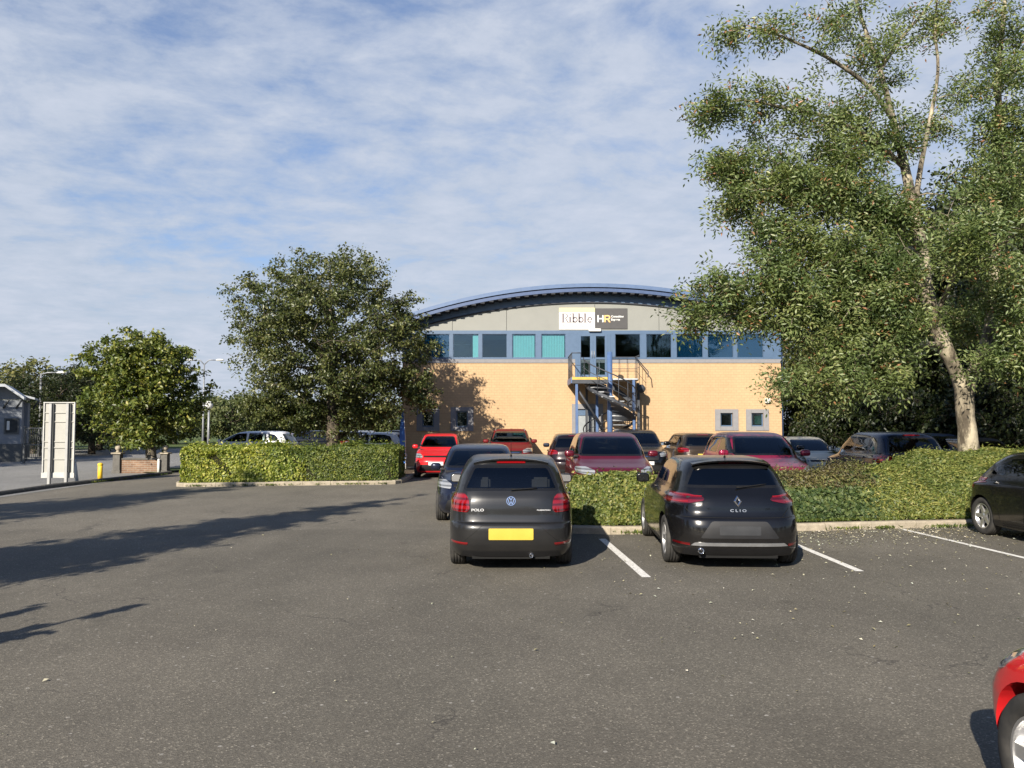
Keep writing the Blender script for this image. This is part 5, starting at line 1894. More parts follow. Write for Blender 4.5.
# ---- blue feather flag at the left corner of the building
fl = empty('feather_flag', (PX(406, 31.0), 31.0, 0), 0, 'tall narrow blue flag leaning on its pole at the left corner of the building', 'flag')
bm = bmesh.new(); tube(bm, [(0, 0, 0), (-.02, 0, 1.3), (-.10, 0, 2.5)], [.02, .016, .01]); from_bm('pole', bm, M_WHITE, fl)
bm = bmesh.new()
n = 10
L1, L2 = [], []
for k in range(n + 1):
    t = k / n; z = .35 + t * 2.1
    L1.append((-.10 * t * t - .0, z)); L2.append((-.10 * t * t - .22 * math.sin(math.pi * min(1, .25 + t * .75)) ** .6 - .01, z))
prism(bm, L1 + L2[::-1], -.004, .004); fixn(bm)
from_bm('banner', bm, plain('flag_blue', (.05, .16, .50), .6, 0, .3, 0, .1), fl)
# paved strip at the foot of the building
sheet('building_kerb', [(XL - .6, YB - 1.3), (XR + .6, YB - 1.3), (XR + .6, YB - .01), (XL - .6, YB - .01)], .09, M_KERB, .12)
# ================================================================== HEDGES, TREES
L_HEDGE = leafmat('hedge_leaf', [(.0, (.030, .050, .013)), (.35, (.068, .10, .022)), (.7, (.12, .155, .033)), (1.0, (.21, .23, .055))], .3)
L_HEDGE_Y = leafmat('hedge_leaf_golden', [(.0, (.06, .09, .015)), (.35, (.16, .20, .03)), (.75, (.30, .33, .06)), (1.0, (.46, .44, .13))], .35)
L_BANK = leafmat('bank_leaf', [(.0, (.06, .085, .024)), (.4, (.125, .16, .042)), (.75, (.20, .22, .06)), (1.0, (.27, .255, .09))], .35)
L_IVY = leafmat('ivy_leaf', [(.0, (.02, .040, .014)), (.5, (.05, .082, .028)), (1.0, (.11, .14, .05))], .25, .55, .3)
L_BROWN = leafmat('brown_shrub_leaf', [(.0, (.045, .04, .02)), (.5, (.10, .085, .045)), (1.0, (.16, .17, .06))], .3)
L_OAK = leafmat('oak_leaf', [(.0, (.032, .046, .015)), (.45, (.070, .086, .026)), (.85, (.12, .135, .048)), (1.0, (.18, .18, .075))], .28, .4, .45)
L_CHEST = leafmat('chestnut_leaf', [(.0, (.05, .07, .016)), (.5, (.105, .135, .03)), (.88, (.18, .20, .045)), (1.0, (.28, .25, .06))], .3, .42, .4)
L_ASH = leafmat('ash_leaf', [(.0, (.058, .086, .030)), (.5, (.125, .168, .060)), (.85, (.20, .238, .10)), (.985, (.26, .27, .13)), (.995, (.30, .18, .09)), (1.0, (.30, .15, .08))], .33, .4, .45)
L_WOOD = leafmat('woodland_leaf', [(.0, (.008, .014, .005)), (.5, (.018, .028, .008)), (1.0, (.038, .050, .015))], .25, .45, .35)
L_FAR = leafmat('far_leaf', [(.0, (.04, .055, .022)), (.5, (.07, .09, .035)), (1.0, (.13, .14, .06))], .25, .5, .3)
L_FARY = leafmat('far_pale_leaf', [(.0, (.08, .09, .035)), (.5, (.13, .14, .055)), (1.0, (.2, .19, .08))], .25, .5, .3)
L_CON = leafmat('conifer_leaf', [(.0, (.015, .03, .012)), (1.0, (.04, .065, .02))], .15)
M_CORE = plain('dark_twigs', (.020, .020, .010), .95, 0, .1)  # even dark core inside hedges and shrubs
B_ASH = bark('pale_bark', (.075, .062, .045), (.31, .27, .195), 5)
B_OAK = bark('dark_bark', (.05, .042, .032), (.14, .115, .085), 9)
B_CHEST = bark('grey_bark', (.09, .08, .06), (.22, .19, .15), 9)


def box_hedge(name, x0, x1, y0, y1, z0, z1, dens, leaf, lm, label, seed, skew=0.0, group=None, fade=0, lump=.11, core=M_CORE):
    rng = np.random.default_rng(seed)
    S = [((x1 - x0) * (z1 - z0), 'f'), ((x1 - x0) * (z1 - z0) * .3, 'b'), ((y1 - y0) * (z1 - z0), 'l'), ((y1 - y0) * (z1 - z0), 'r'), ((x1 - x0) * (y1 - y0), 't')]
    P_, Nn = [], []
    for A_, k in S:
        n = int(A_ * dens)
        u, v = rng.random(n), rng.random(n)
        dep = np.abs(rng.normal(size=n)) * .07
        if k == 'f': p = np.stack([x0 + (x1 - x0) * u, y0 + dep, z0 + (z1 - z0) * v], 1); nn = (0, -1, .15)
        elif k == 'b': p = np.stack([x0 + (x1 - x0) * u, y1 - dep, z0 + (z1 - z0) * v], 1); nn = (0, 1, .15)
        elif k == 'l': p = np.stack([x0 + dep, y0 + (y1 - y0) * u, z0 + (z1 - z0) * v], 1); nn = (-1, 0, .15)
        elif k == 'r': p = np.stack([x1 - dep, y0 + (y1 - y0) * u, z0 + (z1 - z0) * v], 1); nn = (1, 0, .15)
        else: p = np.stack([x0 + (x1 - x0) * u, y0 + (y1 - y0) * v, z1 - dep + (rng.random(n) < .10) * rng.random(n) ** 2 * .22], 1); nn = (0, 0, 1)
        P_.append(p); Nn.append(np.repeat([nn], n, 0))
    p = np.concatenate(P_); nn = np.concatenate(Nn).astype(float)
    # thin hollows where old wood shows through
    hol = np.sin(p[:, 0] * 1.7 + seed * 2) * np.sin(p[:, 2] * 5.1 + p[:, 0] * 2.9) + np.sin(p[:, 0] * 6.3 + 1) * .35
    keep = (hol < .93) | (rng.random(len(p)) < .35)
    if fade > 0: keep &= rng.random(len(p)) < (x1 - p[:, 0] + .5 * np.sin(p[:, 2] * 3)) / 1.5
    if fade < 0: keep &= rng.random(len(p)) < (p[:, 0] - x0 - .5 * np.sin(p[:, 2] * 3) + .3) / 1.5
    p, nn = p[keep], nn[keep]
    # round the corners, wave the faces
    wob = np.sin(p[:, 0] * 2.1 + seed) * .5 + np.sin(p[:, 0] * 5.3 + p[:, 2] * 4) * .3 + np.sin(p[:, 1] * 3.7 + p[:, 2] * 2.5) * .3 + np.sin(p[:, 0] * 11 + p[:, 2] * 13) * .25
    p = p + nn * (wob * lump)[:, None]
    top = np.clip((p[:, 2] - (z1 - .18)) / .18, 0, 1)
    p[:, 1] += np.where(p[:, 1] < (y0 + y1) / 2, 1, -1) * top ** 2 * .13
    p[:, 1] += (p[:, 0] - x0) * skew
    n = len(p)
    nr = nn + rng.normal(size=(n, 3)) * .55
    tn = rng.normal(size=(n, 3)) + np.array([0, -.2, -.3])
    sz = .65 + .7 * rng.random(n)
    me = leaf_mesh('l', p, nr, tn, leaf[0] * sz, leaf[1] * sz)
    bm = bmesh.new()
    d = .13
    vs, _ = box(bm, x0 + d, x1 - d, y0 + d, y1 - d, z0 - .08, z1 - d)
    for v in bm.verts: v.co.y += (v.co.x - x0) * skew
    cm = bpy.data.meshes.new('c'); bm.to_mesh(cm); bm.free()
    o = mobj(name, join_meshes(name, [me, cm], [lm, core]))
    return tag(o, label, 'hedge', group)


# left hedge: its left half golden, its right half darker
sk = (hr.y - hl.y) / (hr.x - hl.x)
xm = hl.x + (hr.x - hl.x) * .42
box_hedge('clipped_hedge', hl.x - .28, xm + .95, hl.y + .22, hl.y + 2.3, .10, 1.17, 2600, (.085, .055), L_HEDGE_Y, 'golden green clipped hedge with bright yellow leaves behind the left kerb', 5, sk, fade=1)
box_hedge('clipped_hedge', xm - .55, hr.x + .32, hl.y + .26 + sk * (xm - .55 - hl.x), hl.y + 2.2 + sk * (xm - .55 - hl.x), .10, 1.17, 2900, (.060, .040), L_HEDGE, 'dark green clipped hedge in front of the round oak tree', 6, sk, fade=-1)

# ---- right bank: a height field over the island
FX = [.8, 1.7, 3.2, 5.6, 7.4, 9.6, 16.5]; FYv = [14.05, 14.08, 14.28, 14.64, 14.98, 15.25, 16.0]
BX_ = [.8, 7.2, 9.5, 16.5]; BYv = [15.5, 16.3, 18.55, 18.7]
def bank_h(x, y):
    yf = np.interp(x, FX, FYv); yb = np.interp(x, BX_, BYv)
    top = np.interp(x, [.8, 4.2, 5.2, 6.6, 8.2, 10, 16], [.90, 1.0, .92, 1.04, 1.24, 1.30, 1.32])
    sw = np.interp(x, [.8, 4.4, 6.0, 8.5, 16], [.22, .26, .9, 2.3, 2.6])
    d = np.minimum(np.minimum((y - yf) / sw, (yb - y) / .35), (x - .95) / .25)
    d = np.clip(d, 0, 1)
    s = np.sqrt(1 - (1 - d) ** 2)
    lump = np.sin(x * 2.3 + y * 1.1) * .03 + np.sin(x * 4.7 - y * 3.1 + 1) * .03 + np.sin(x * 9.1 + y * 7.3) * .018
    return .10 + (top - .10) * s + lump * s


def bank(name, xa, xb, dens, leaf, lm, label, seed, blend=.35, filt=None, cat='shrub', lift=0.0, up=.6, dir_=None, sprigs=0.0):
    rng = np.random.default_rng(seed)
    n = int((xb - xa) * 5.5 * dens)
    x = xa + (xb - xa) * rng.random(n) + rng.normal(size=n) * blend * .3
    y = 13.9 + 5.7 * rng.random(n)
    # steep parts get more leaves: sample by height too
    yf = np.interp(x, FX, FYv); yb = np.interp(x, BX_, BYv)
    m = rng.random(n) < .45
    y = np.where(m, yf + np.abs(rng.normal(size=n)) * np.interp(x, [.8, 4.4, 6, 8.5], [.10, .12, .5, 1.2]), y)
    ok = (y > yf) & (y < yb) & (x > .97)
    if filt is not None: ok &= filt(x, y)
    x, y = x[ok], y[ok]
    e = .04
    z = bank_h(x, y)
    gx = (bank_h(x + e, y) - bank_h(x - e, y)) / (2 * e); gy = (bank_h(x, y + e) - bank_h(x, y - e)) / (2 * e)
    nn = np.stack([-gx, -gy, np.ones_like(gx)], 1); nn /= np.linalg.norm(nn, axis=1, keepdims=True)
    # on steep faces spread leaves down the face
    stp = np.clip(1 - nn[:, 2], 0, 1)
    z = .14 + (z - .14) * (1 - stp * rng.random(len(z)) * .95)
    p = np.stack([x, y, z + lift], 1) - nn * (np.abs(rng.normal(size=len(x))) * .045 - .02)[:, None]
    spr = rng.random(len(x)) < sprigs
    p[:, 2] += spr * rng.random(len(x)) * .13
    nr = nn + rng.normal(size=p.shape) * .6
    tn = rng.normal(size=p.shape) * .8 + (np.array(dir_) if dir_ is not None else np.array([0, 0, -.2]))
    sz = .6 + .8 * rng.random(len(x))
    me = leaf_mesh('l', p, nr, tn, leaf[0] * sz, leaf[1] * sz)
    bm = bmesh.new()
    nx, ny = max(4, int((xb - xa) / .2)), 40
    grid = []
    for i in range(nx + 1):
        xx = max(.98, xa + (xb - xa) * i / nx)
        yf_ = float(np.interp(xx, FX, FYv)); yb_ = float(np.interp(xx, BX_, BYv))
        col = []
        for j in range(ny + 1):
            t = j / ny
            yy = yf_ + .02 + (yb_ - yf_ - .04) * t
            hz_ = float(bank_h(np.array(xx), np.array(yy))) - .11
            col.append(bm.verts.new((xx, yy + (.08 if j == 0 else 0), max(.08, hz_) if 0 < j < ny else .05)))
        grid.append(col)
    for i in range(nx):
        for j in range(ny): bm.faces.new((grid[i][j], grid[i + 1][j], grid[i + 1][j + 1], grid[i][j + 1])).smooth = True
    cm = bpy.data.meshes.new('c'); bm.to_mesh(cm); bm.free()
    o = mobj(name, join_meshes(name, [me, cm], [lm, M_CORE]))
    return tag(o, label, cat)


bank('clipped_hedge', .95, 4.9, 3600, (.062, .042), L_BANK, 'low yellow green clipped hedge between the dark grey and black hatchbacks', 21, cat='hedge', sprigs=.03)
bank('low_shrub', 4.8, 7.0, 2500, (.085, .065), L_IVY, 'leafy dark green shrub beside the kerb right of the black hatchback', 22, filt=lambda x, y: bank_h(x, y) < .98)
bank('low_shrub', 4.9, 6.9, 2600, (.06, .022), L_BROWN, 'brown topped shrub behind the dark leafy shrub', 23, filt=lambda x, y: (bank_h(x, y) > .70), lift=.05, dir_=(0, 0, .6), sprigs=.2)
bank('spreading_shrub', 6.6, 15.9, 5600, (.075, .024), L_BANK, 'wide bank of feathery yellow green ground shrub below the pale trunk', 24, dir_=(.9, -.3, .5), sprigs=.03)

# ---- the big pinnate-leaved tree on the right, placed by its limbs
TY = 18.0
def tp(px, py, dy=0.0):
    v = P(px, py, TY + dy); return v
tb = Vector((PX(969, TY), TY, 0))
def rel(*pts): return [tuple(tp(*p) - tb) for p in pts]
tr = [tuple(Vector((0, 0, 0))), tuple(Vector((.0, 0, .35)))] + rel((968, 440), (966, 415), (964, 392), (957, 372))
limbs = [
    (tr, [.29, .235, .21, .195, .18, .12]),
    ([tr[-2]] + rel((955, 368, 0), (944, 345, -.1), (934, 318, -.2), (926, 285, -.2), (922, 250, -.1), (914, 212, 0), (905, 168, .1), (893, 120, .2), (880, 70, .3), (862, 20, .4), (848, -30, .4), (838, -75, .4)), [.17, .165, .15, .14, .14, .13, .118, .10, .075, .055, .042, .03, .014]),
    ([tr[-3]] + rel((968, 385, .05), (978, 362, .2), (988, 335, .4), (992, 300, .5), (996, 250, .6), (1000, 200, .7), (1003, 150, .8), (998, 90, .9), (1003, 20, 1.0), (1010, -40, 1.0)), [.15, .14, .125, .12, .115, .105, .095, .085, .07, .05, .025]),
    ([tuple(tp(914, 212, 0) - tb)] + rel((921, 165, .4), (930, 120, .6), (938, 70, .8), (935, 20, .9), (945, -50, 1)), [.08, .06, .05, .038, .028, .012]),
    ([tuple(tp(922, 250, -.1) - tb)] + rel((896, 228, -.6), (860, 208, -1.2), (815, 196, -1.6), (768, 190, -1.8), (735, 200, -1.9)), [.085, .07, .055, .042, .03, .012]),
    ([tuple(tp(926, 285, -.2) - tb)] + rel((895, 285, -.8), (850, 288, -1.5), (800, 300, -2.0), (745, 312, -2.2), (700, 318, -2.3)), [.09, .075, .06, .045, .03, .012]),
    ([tuple(tp(944, 345, -.1) - tb)] + rel((915, 345, -.8), (875, 352, -1.5), (835, 366, -2.0), (800, 385, -2.2), (780, 398, -2.3)), [.08, .065, .05, .038, .026, .01]),
    ([tuple(tp(893, 120, .2) - tb)] + rel((870, 88, -.2), (835, 62, -.6), (795, 42, -1.0), (755, 28, -1.2), (722, 34, -1.3)), [.06, .05, .04, .03, .02, .01]),
    ([tuple(tp(905, 168, .1) - tb)] + rel((872, 140, -.5), (830, 118, -1.0), (785, 108, -1.4), (740, 100, -1.6), (712, 112, -1.7)), [.065, .055, .042, .032, .022, .01]),
    ([tuple(tp(996, 250, .6) - tb)] + rel((1030, 220, .2), (1070, 200, .0), (1110, 190, 0)), [.08, .06, .04, .02]),
    ([tuple(tp(988, 335, .4) - tb)] + rel((1010, 320, -.4), (1040, 318, -1.0), (1075, 325, -1.4)), [.07, .055, .035, .015]),
    ([tuple(tp(934, 318, -.2) - tb)] + rel((950, 285, -1.0), (962, 255, -1.6), (975, 235, -2.1)), [.06, .045, .03, .014]),
    ([tuple(tp(880, 70, .3) - tb)] + rel((900, 40, .8), (925, 10, 1.2), (955, -30, 1.5)), [.05, .04, .03, .015]),
    ([tuple(tp(922, 250, -.1) - tb)] + rel((905, 250, 1.2), (885, 262, 2.4), (860, 275, 3.3)), [.07, .055, .04, .02]),
]
CL = []
def cl(px, py, dy, rpx, w, ry=None):
    r_ = rpx / 43.0
    CL.append((tuple(tp(px, py, dy) - tb), (r_, max(.8, r_ * .8), (ry or rpx * .7) / 43.0), w))
for a in ((722, 36, -1.3, 22, .10), (765, 30, -1.1, 34, .14), (810, 40, -.8, 40, .16), (850, 20, .3, 48, .30), (900, 30, .8, 44, .22), (945, 10, .9, 40, .4), (1000, 30, .9, 36, .6, 60),
          (716, 108, -1.7, 20, .45), (752, 100, -1.6, 26, .5), (795, 108, -1.3, 34, .34), (845, 108, -.6, 40, .40), (880, 140, -.2, 36, .8),
          (724, 165, -1.9, 20, .55), (765, 185, -1.8, 30, .85), (740, 205, -1.9, 22, .5), (810, 195, -1.6, 40, 1.4), (860, 205, -1.2, 42, 1.6), (835, 160, -1.0, 34, 1.2), (900, 215, -1.2, 30, 1.0),
          (700, 312, -2.3, 15, .42, 18), (722, 290, -2.2, 22, .65), (765, 280, -2.1, 36, 1.3), (742, 318, -2.2, 20, .5), (775, 240, -1.8, 28, .9), (820, 260, -1.8, 46, 2.4, 42), (870, 275, -1.5, 46, 2.4, 44), (800, 318, -2.0, 34, 1.3),
          (850, 320, -1.6, 44, 2.0, 40), (905, 320, -1.2, 30, 1.0), (835, 372, -2.0, 38, 1.4, 34), (880, 362, -1.4, 36, 1.0, 28), (790, 386, -2.2, 18, .5, 16),
          (975, 240, -2.0, 38, 1.4, 50), (1010, 300, -1.0, 34, 1.4, 50), (1050, 220, 0, 50, 1.6, 70), (1000, 360, -1.2, 26, .7), (1040, 350, -1.4, 36, 1.0), (1060, 100, .5, 45, .9, 70), (985, 150, .3, 26, .5, 50),
          (870, 280, 3.0, 50, 1.6), (915, 260, 2.0, 40, 1.0), (820, 165, -1.0, 62, .8, 55), (770, 150, -1.4, 46, .35), (1015, 110, 0, 34, .9, 60), (1000, 190, -.5, 36, 1.2, 60), (1010, 30, .5, 34, .7), (880, 60, .2, 36, .4), (960, 90, .8, 30, .3), (960, 320, 2.0, 40, 1.0), (1000, 210, 2.4, 40, 1.0), (930, 130, 1.0, 22, .3)):
    cl(*a[:5], *(a[5:] if len(a) > 5 else ()))
tree('pale_barked_tree', tb, limbs, CL, 2050, 10, .24, (.115, .040), L_ASH, B_ASH, 'tall pale barked tree with open feathery foliage rising from the right hand bank', seed=4, kind='pinnate', twig_r=.010)


def std_tree(name, loc, H, rx, rz, cz, trunk_r, leaf, lm, bm_, label, ntips, per, spread, seed, nclump=14, group=None, lean=(0, 0), low=.25, size=.42, ry=None, extra=()):
    rng = np.random.default_rng(seed)
    cxx, cyy = lean
    t1 = cz - rz * .55
    lim = [([(0, 0, 0), (0, 0, .25), (cxx * .2, cyy * .2, t1 * .6 + .15), (cxx * .4, cyy * .4, t1 + .2), (cxx * .8, cyy * .8, cz + rz * .1), (cxx, cyy, cz + rz * .75)], [trunk_r * 1.35, trunk_r * 1.05, trunk_r * .95, trunk_r * .8, trunk_r * .45, trunk_r * .08])]
    for i in range(9):
        a = i * 2.4 + rng.random() * .6
        z0 = t1 * (.75 + .5 * rng.random()) + i * rz * .10
        q = (.55 + .3 * rng.random())
        ex, ey, ez = cxx + rx * q * math.cos(a), cyy + rx * q * math.sin(a), cz + rz * (-.35 + i * .13)
        lim.append(([(cxx * .4, cyy * .4, z0), (cxx * .4 + (ex - cxx * .4) * .4, cyy * .4 + (ey - cyy * .4) * .4, z0 + (ez - z0) * .55 + .1), (ex, ey, ez)], [trunk_r * .45, trunk_r * .3, trunk_r * .08]))
    cls = blob_clumps(cxx, cyy, cz, rx, ry or rx, rz, nclump, seed + 3, size)
    cls += list(extra)
    return tree(name, loc, lim, cls, ntips, per, spread, leaf, lm, bm_, label, seed=seed, group=group, minz=max(.4, cz - rz * 1.02))


OY = 29.5
std_tree('oak_tree', (PX(334, OY), OY, .1), 8.5, 3.55, 3.45, PZ(347, OY), .24, (.10, .062), L_OAK, B_OAK, 'large round dark green oak tree behind the dark half of the clipped hedge', 2300, 40, .165, 31, 20, lean=(-.2, 0), extra=[((2.6, .3, 3.6), (1.1, .8, .8), .5), ((3.15, .2, 2.75), (.75, .7, .6), .3), ((3.2, 0, 4.6), (.7, .7, .6), .2), ((-2.8, 0, 2.3), (.9, .8, .6), .35), ((1.6, -.2, 2.1), (1.0, .8, .5), .25), ((-1.6, -.2, 2.1), (1.1, .8, .5), .3)])
CY = 31.8
std_tree('chestnut_tree', (PX(152, CY), CY, .05), 6, 2.25, 2.45, PZ(391, CY), .2, (.15, .09), L_CHEST, B_CHEST, 'rounded chestnut tree with large leaves standing by the low brick wall', 800, 36, .17, 41, 18, lean=(-.35, 0), size=.4)
GB = 'trees in the distance beyond the road'
f1 = std_tree('pale_tree', (PX(22, 56), 56, 0), 7, 2.7, 3.2, 3.6, .22, (.26, .16), L_FARY, B_CHEST, 'pale olive tree beyond the road behind the grey shed', 420, 12, .35, 51, 12, GB)
f2 = std_tree('far_tree', (PX(68, 52), 52, 0), 6, 2.9, 2.6, 3.1, .2, (.24, .15), L_OAK, B_OAK, 'dark green tree behind the blank white sign board', 420, 13, .35, 52, 12, GB)
copy_tree(f2, (PX(100, 58), 58, 0), 2.0, (1.15, 1.15, 1.0), 'dark tree directly behind the chestnut tree', GB)
copy_tree(f1, (PX(-30, 60), 60, 0), 1.2, (1.3, 1.3, 1.0), 'pale olive tree at the left edge behind the shed', GB)
f3 = std_tree('far_tree', (PX(232, 66), 66, 0), 5, 2.6, 2.2, 2.4, .18, (.28, .17), L_FAR, B_OAK, 'low bushy tree in the gap between the chestnut and the oak', 330, 12, .4, 53, 12, GB)
for i, (px, Y, s, sz_, lb) in enumerate(((262, 72, 1.15, 1.1, 'low bushy tree just left of the oak crown'), (300, 74, 1.25, 1.0, 'low tree seen under the left side of the oak'), (345, 76, 1.3, 1.0, 'low tree seen directly behind the oak trunk'),
                                  (392, 70, 1.15, .9, 'low tree between the oak and the office corner'), (205, 80, 1.3, 1.1, 'low tree beyond the lamp posts right of the chestnut'), (175, 76, 1.2, 1.0, 'low tree hidden behind the lower chestnut crown'), (430, 74, 1.3, 1.1, 'low tree behind the left end of the office'))):
    copy_tree(f3, (PX(px, Y), Y, 0), i * 1.1, (s, s, sz_), lb, GB)
# low shrubs in the far car park beds
# ---- woodland at the right of the office
GW = 'woodland trees to the right of the office'
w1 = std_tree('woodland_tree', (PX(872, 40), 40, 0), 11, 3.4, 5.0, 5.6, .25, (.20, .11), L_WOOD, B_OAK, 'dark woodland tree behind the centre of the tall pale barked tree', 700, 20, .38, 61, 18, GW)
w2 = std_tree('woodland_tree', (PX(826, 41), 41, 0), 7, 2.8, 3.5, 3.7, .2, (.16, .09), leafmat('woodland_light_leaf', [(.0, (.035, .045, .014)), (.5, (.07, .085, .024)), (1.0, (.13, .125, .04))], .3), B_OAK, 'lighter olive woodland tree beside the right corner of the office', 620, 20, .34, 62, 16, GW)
for i, (px, Y, s, sz_, src, lb) in enumerate(((925, 38, 1.15, 1.18, w1, 'dark woodland tree just left of the pale trunk'), (985, 36, 1.2, 1.35, w1, 'tall dark woodland tree behind the pale trunk'), (1050, 34, 1.2, 1.45, w1, 'tallest dark woodland tree at the right edge'),
                                         (893, 47, 1.3, 1.2, w1, 'dark woodland tree deepest in the row'), (955, 46, 1.4, 1.4, w2, 'olive woodland tree far behind the pale trunk'), (1110, 36, 1.3, 1.4, w1, 'dark woodland tree outside the right edge'),
                                         (800, 50, 1.2, 1.0, w1, 'dark woodland tree half hidden by the office wall'), (1030, 27, .75, .95, w1, 'nearest dark tree behind the cars at the right edge'))):
    copy_tree(src, (PX(px, Y), Y, 0), i * 1.3 + .5, (s, s, sz_), lb, GW)
for px, Y, s, sz_, lb in ((60, 47, .72, .50, 'dark tree directly behind the sign board beyond the road'), (92, 50, .8, .55, 'dark tree between the sign board and the chestnut'), (34, 51, .7, .50, 'dark tree behind the corner of the grey shed')):
    copy_tree(w1, (PX(px, Y), Y, 0), px * .1, (s, s, sz_), lb, GB)
# understorey bushes
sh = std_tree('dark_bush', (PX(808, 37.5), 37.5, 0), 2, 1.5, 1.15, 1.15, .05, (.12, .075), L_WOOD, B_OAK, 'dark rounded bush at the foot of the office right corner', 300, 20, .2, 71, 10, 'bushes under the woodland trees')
for i, (px, Y, s, lb) in enumerate(((838, 34, 1.1, 'dark bush behind the white car'), (868, 33, 1.15, 'dark bush behind the roof of the navy estate'), (900, 34, 1.3, 'dark bush right of the bush behind the navy estate'), (935, 32, 1.3, 'dark bush left of the pale trunk'),
                                (985, 30, 1.3, 'dark bush behind the blue car by the trunk'), (1022, 29, 1.4, 'dark bush at the right edge behind the parked cars'), (1060, 30, 1.4, 'dark bush outside the right edge'))):
    copy_tree(sh, (PX(px, Y), Y, 0), i * .9, (s, s, s * 1.15), lb, 'bushes under the woodland trees')
copy_tree(w1, (-29.5, 29, 0), 1.0, (1.1, 1.1, .85), 'dark tree outside the left edge whose shade falls on the shed', 'trees beside the road')
# soil and leaf mould under the wood
sheet('woodland_floor', [(XR + .9, 30.5), (40, 22), (60, 22), (60, 75), (XR + .9, 75)], .02, M_SOIL)

# ---- trees standing behind the photographer, whose shadows lie across the tarmac on the left
def cone_tree(name, loc, H, r_, label, seed, ntips=500, per=18, z0=.6, rag=1.0):
    rng = np.random.default_rng(seed)
    lim = [([(0, 0, 0), (0, 0, H * .5), (0, 0, H * .97)], [H * .022, H * .014, .01])]
    n = 16
    for i in range(n):
        z = z0 + (H - z0) * (i + .3) / n; a = i * 2.4; q = r_ * (1 - (i / n)) * .9
        lim.append(([(0, 0, z), (q * .5 * math.cos(a), q * .5 * math.sin(a), z + .05), (q * math.cos(a), q * math.sin(a), z - .1)], [.03, .02, .008]))
    cls = []
    for i in range(12):
        t = i / 12; z = z0 + (H - z0) * (t + .04); q = r_ * (1 - t) ** .8
        cls.append(((rng.normal() * .1, rng.normal() * .1, z), (q * 1.0, q * 1.0, (H - z0) / 12 * .9), max(.08, q * q)))
    return tree(name, loc, lim, cls, ntips, per, .12 * rag, (.14, .06), L_CON, B_OAK, label, seed=seed)


U = np.array([UX, UY]); U = U / np.linalg.norm(U); Nn_ = np.array([U[1], -U[0]])
def un(u, n): v = U * u + Nn_ * n; return (float(v[0]), float(v[1]), 0)
cone_tree('conifer_tree', un(.6, -10.7), 9.7, 2.1, 'tall conifer left of the photographer whose long shadow crosses the tarmac', 81, 1300, 44)
cone_tree('conifer_tree', un(2.2, -17.3), 9.6, 3.0, 'broad conifer left of the photographer beside the other tall conifer', 82, 1500, 44, rag=1.4)
cone_tree('cypress_shadow_caster', un(1.4, -7.05), 2.45, .16, 'unseen slim cypress shape added to cast a short shadow streak, taller of two', 83, 260, 26, .1, .3)  # unseen stand-ins, crowns narrowed so their shadows fall as thin streaks
cone_tree('cypress_shadow_caster', un(1.2, -7.75), 2.3, .13, 'unseen slim cypress shape added to cast a short shadow streak, shorter of two', 84, 220, 26, .1, .3)
for i, (x, y, s) in enumerate(((-16, -34, 1.2), (2, -38, 1.3), (20, -33, 1.2), (36, -22, 1.2))):  # unseen trees added to be mirrored in the cars
    copy_tree(w2, (x, y, 0), i * 1.7, (s * 1.2, s * 1.2, s), 'broad olive tree added unseen behind the photographer for car reflections', 'unseen trees added behind the photographer for reflections')

for i, (x, y, s) in enumerate(((-27, -24, .8), (-20, -29, .85), (-12, -27, .75), (-5, -31, .85), (3, -29, .8), (10, -28, .75), (17, -25, .8), (25, -27, .9), (33, -22, .8), (40, -12, .9))):  # unseen treeline added to darken car reflections and sky fill
    copy_tree(w1, (x, y, 0), i * 1.3, (s * 1.25, s * 1.25, s * .8), 'dark tree added unseen behind the photographer to darken car reflections', 'unseen tree row added behind the photographer to cut light')

# ---- litter blown against the kerb and scattered on the tarmac
def litter():
    rng = np.random.default_rng(99)
    n1, n2, n3 = 3200, 700, 260
    x = np.concatenate([4.2 + 8 * rng.random(n1), 1.2 + 10 * rng.random(n2), -7 + 16 * rng.random(n3)])
    yk = np.interp(x, [1.05, 3.2, 5.6, 7.4, 9.6, 16], [13.95, 13.98, 14.35, 14.68, 14.95, 15.7])
    y = np.concatenate([(yk[:n1] - .05 - np.abs(rng.normal(size=n1)) * .95), yk[n1:n1 + n2] - rng.random(n2) * 7, 3 + 15 * rng.random(n3)])
    ok = (y < yk - .03)
    x, y = x[ok], y[ok]
    n = len(x)
    z = .008 + rng.random(n) * .012
    p = np.stack([x, y, z], 1)
    nr = np.stack([rng.normal(size=n) * .3, rng.normal(size=n) * .3, np.ones(n)], 1)
    sz = .014 + .024 * rng.random(n) ** 2
    me = leaf_mesh('leaf_litter', p, nr, rng.normal(size=(n, 3)), sz * 1.3, sz * .8)
    return tag(mobj('leaf_litter', me, leafmat('dry_litter', [(.0, (.16, .14, .08)), (.4, (.30, .28, .19)), (.7, (.40, .39, .32)), (1.0, (.52, .51, .47))], .1, .8, .1)), 'scattered pale dry leaves and seeds on the tarmac', None, None, 'stuff')


litter()


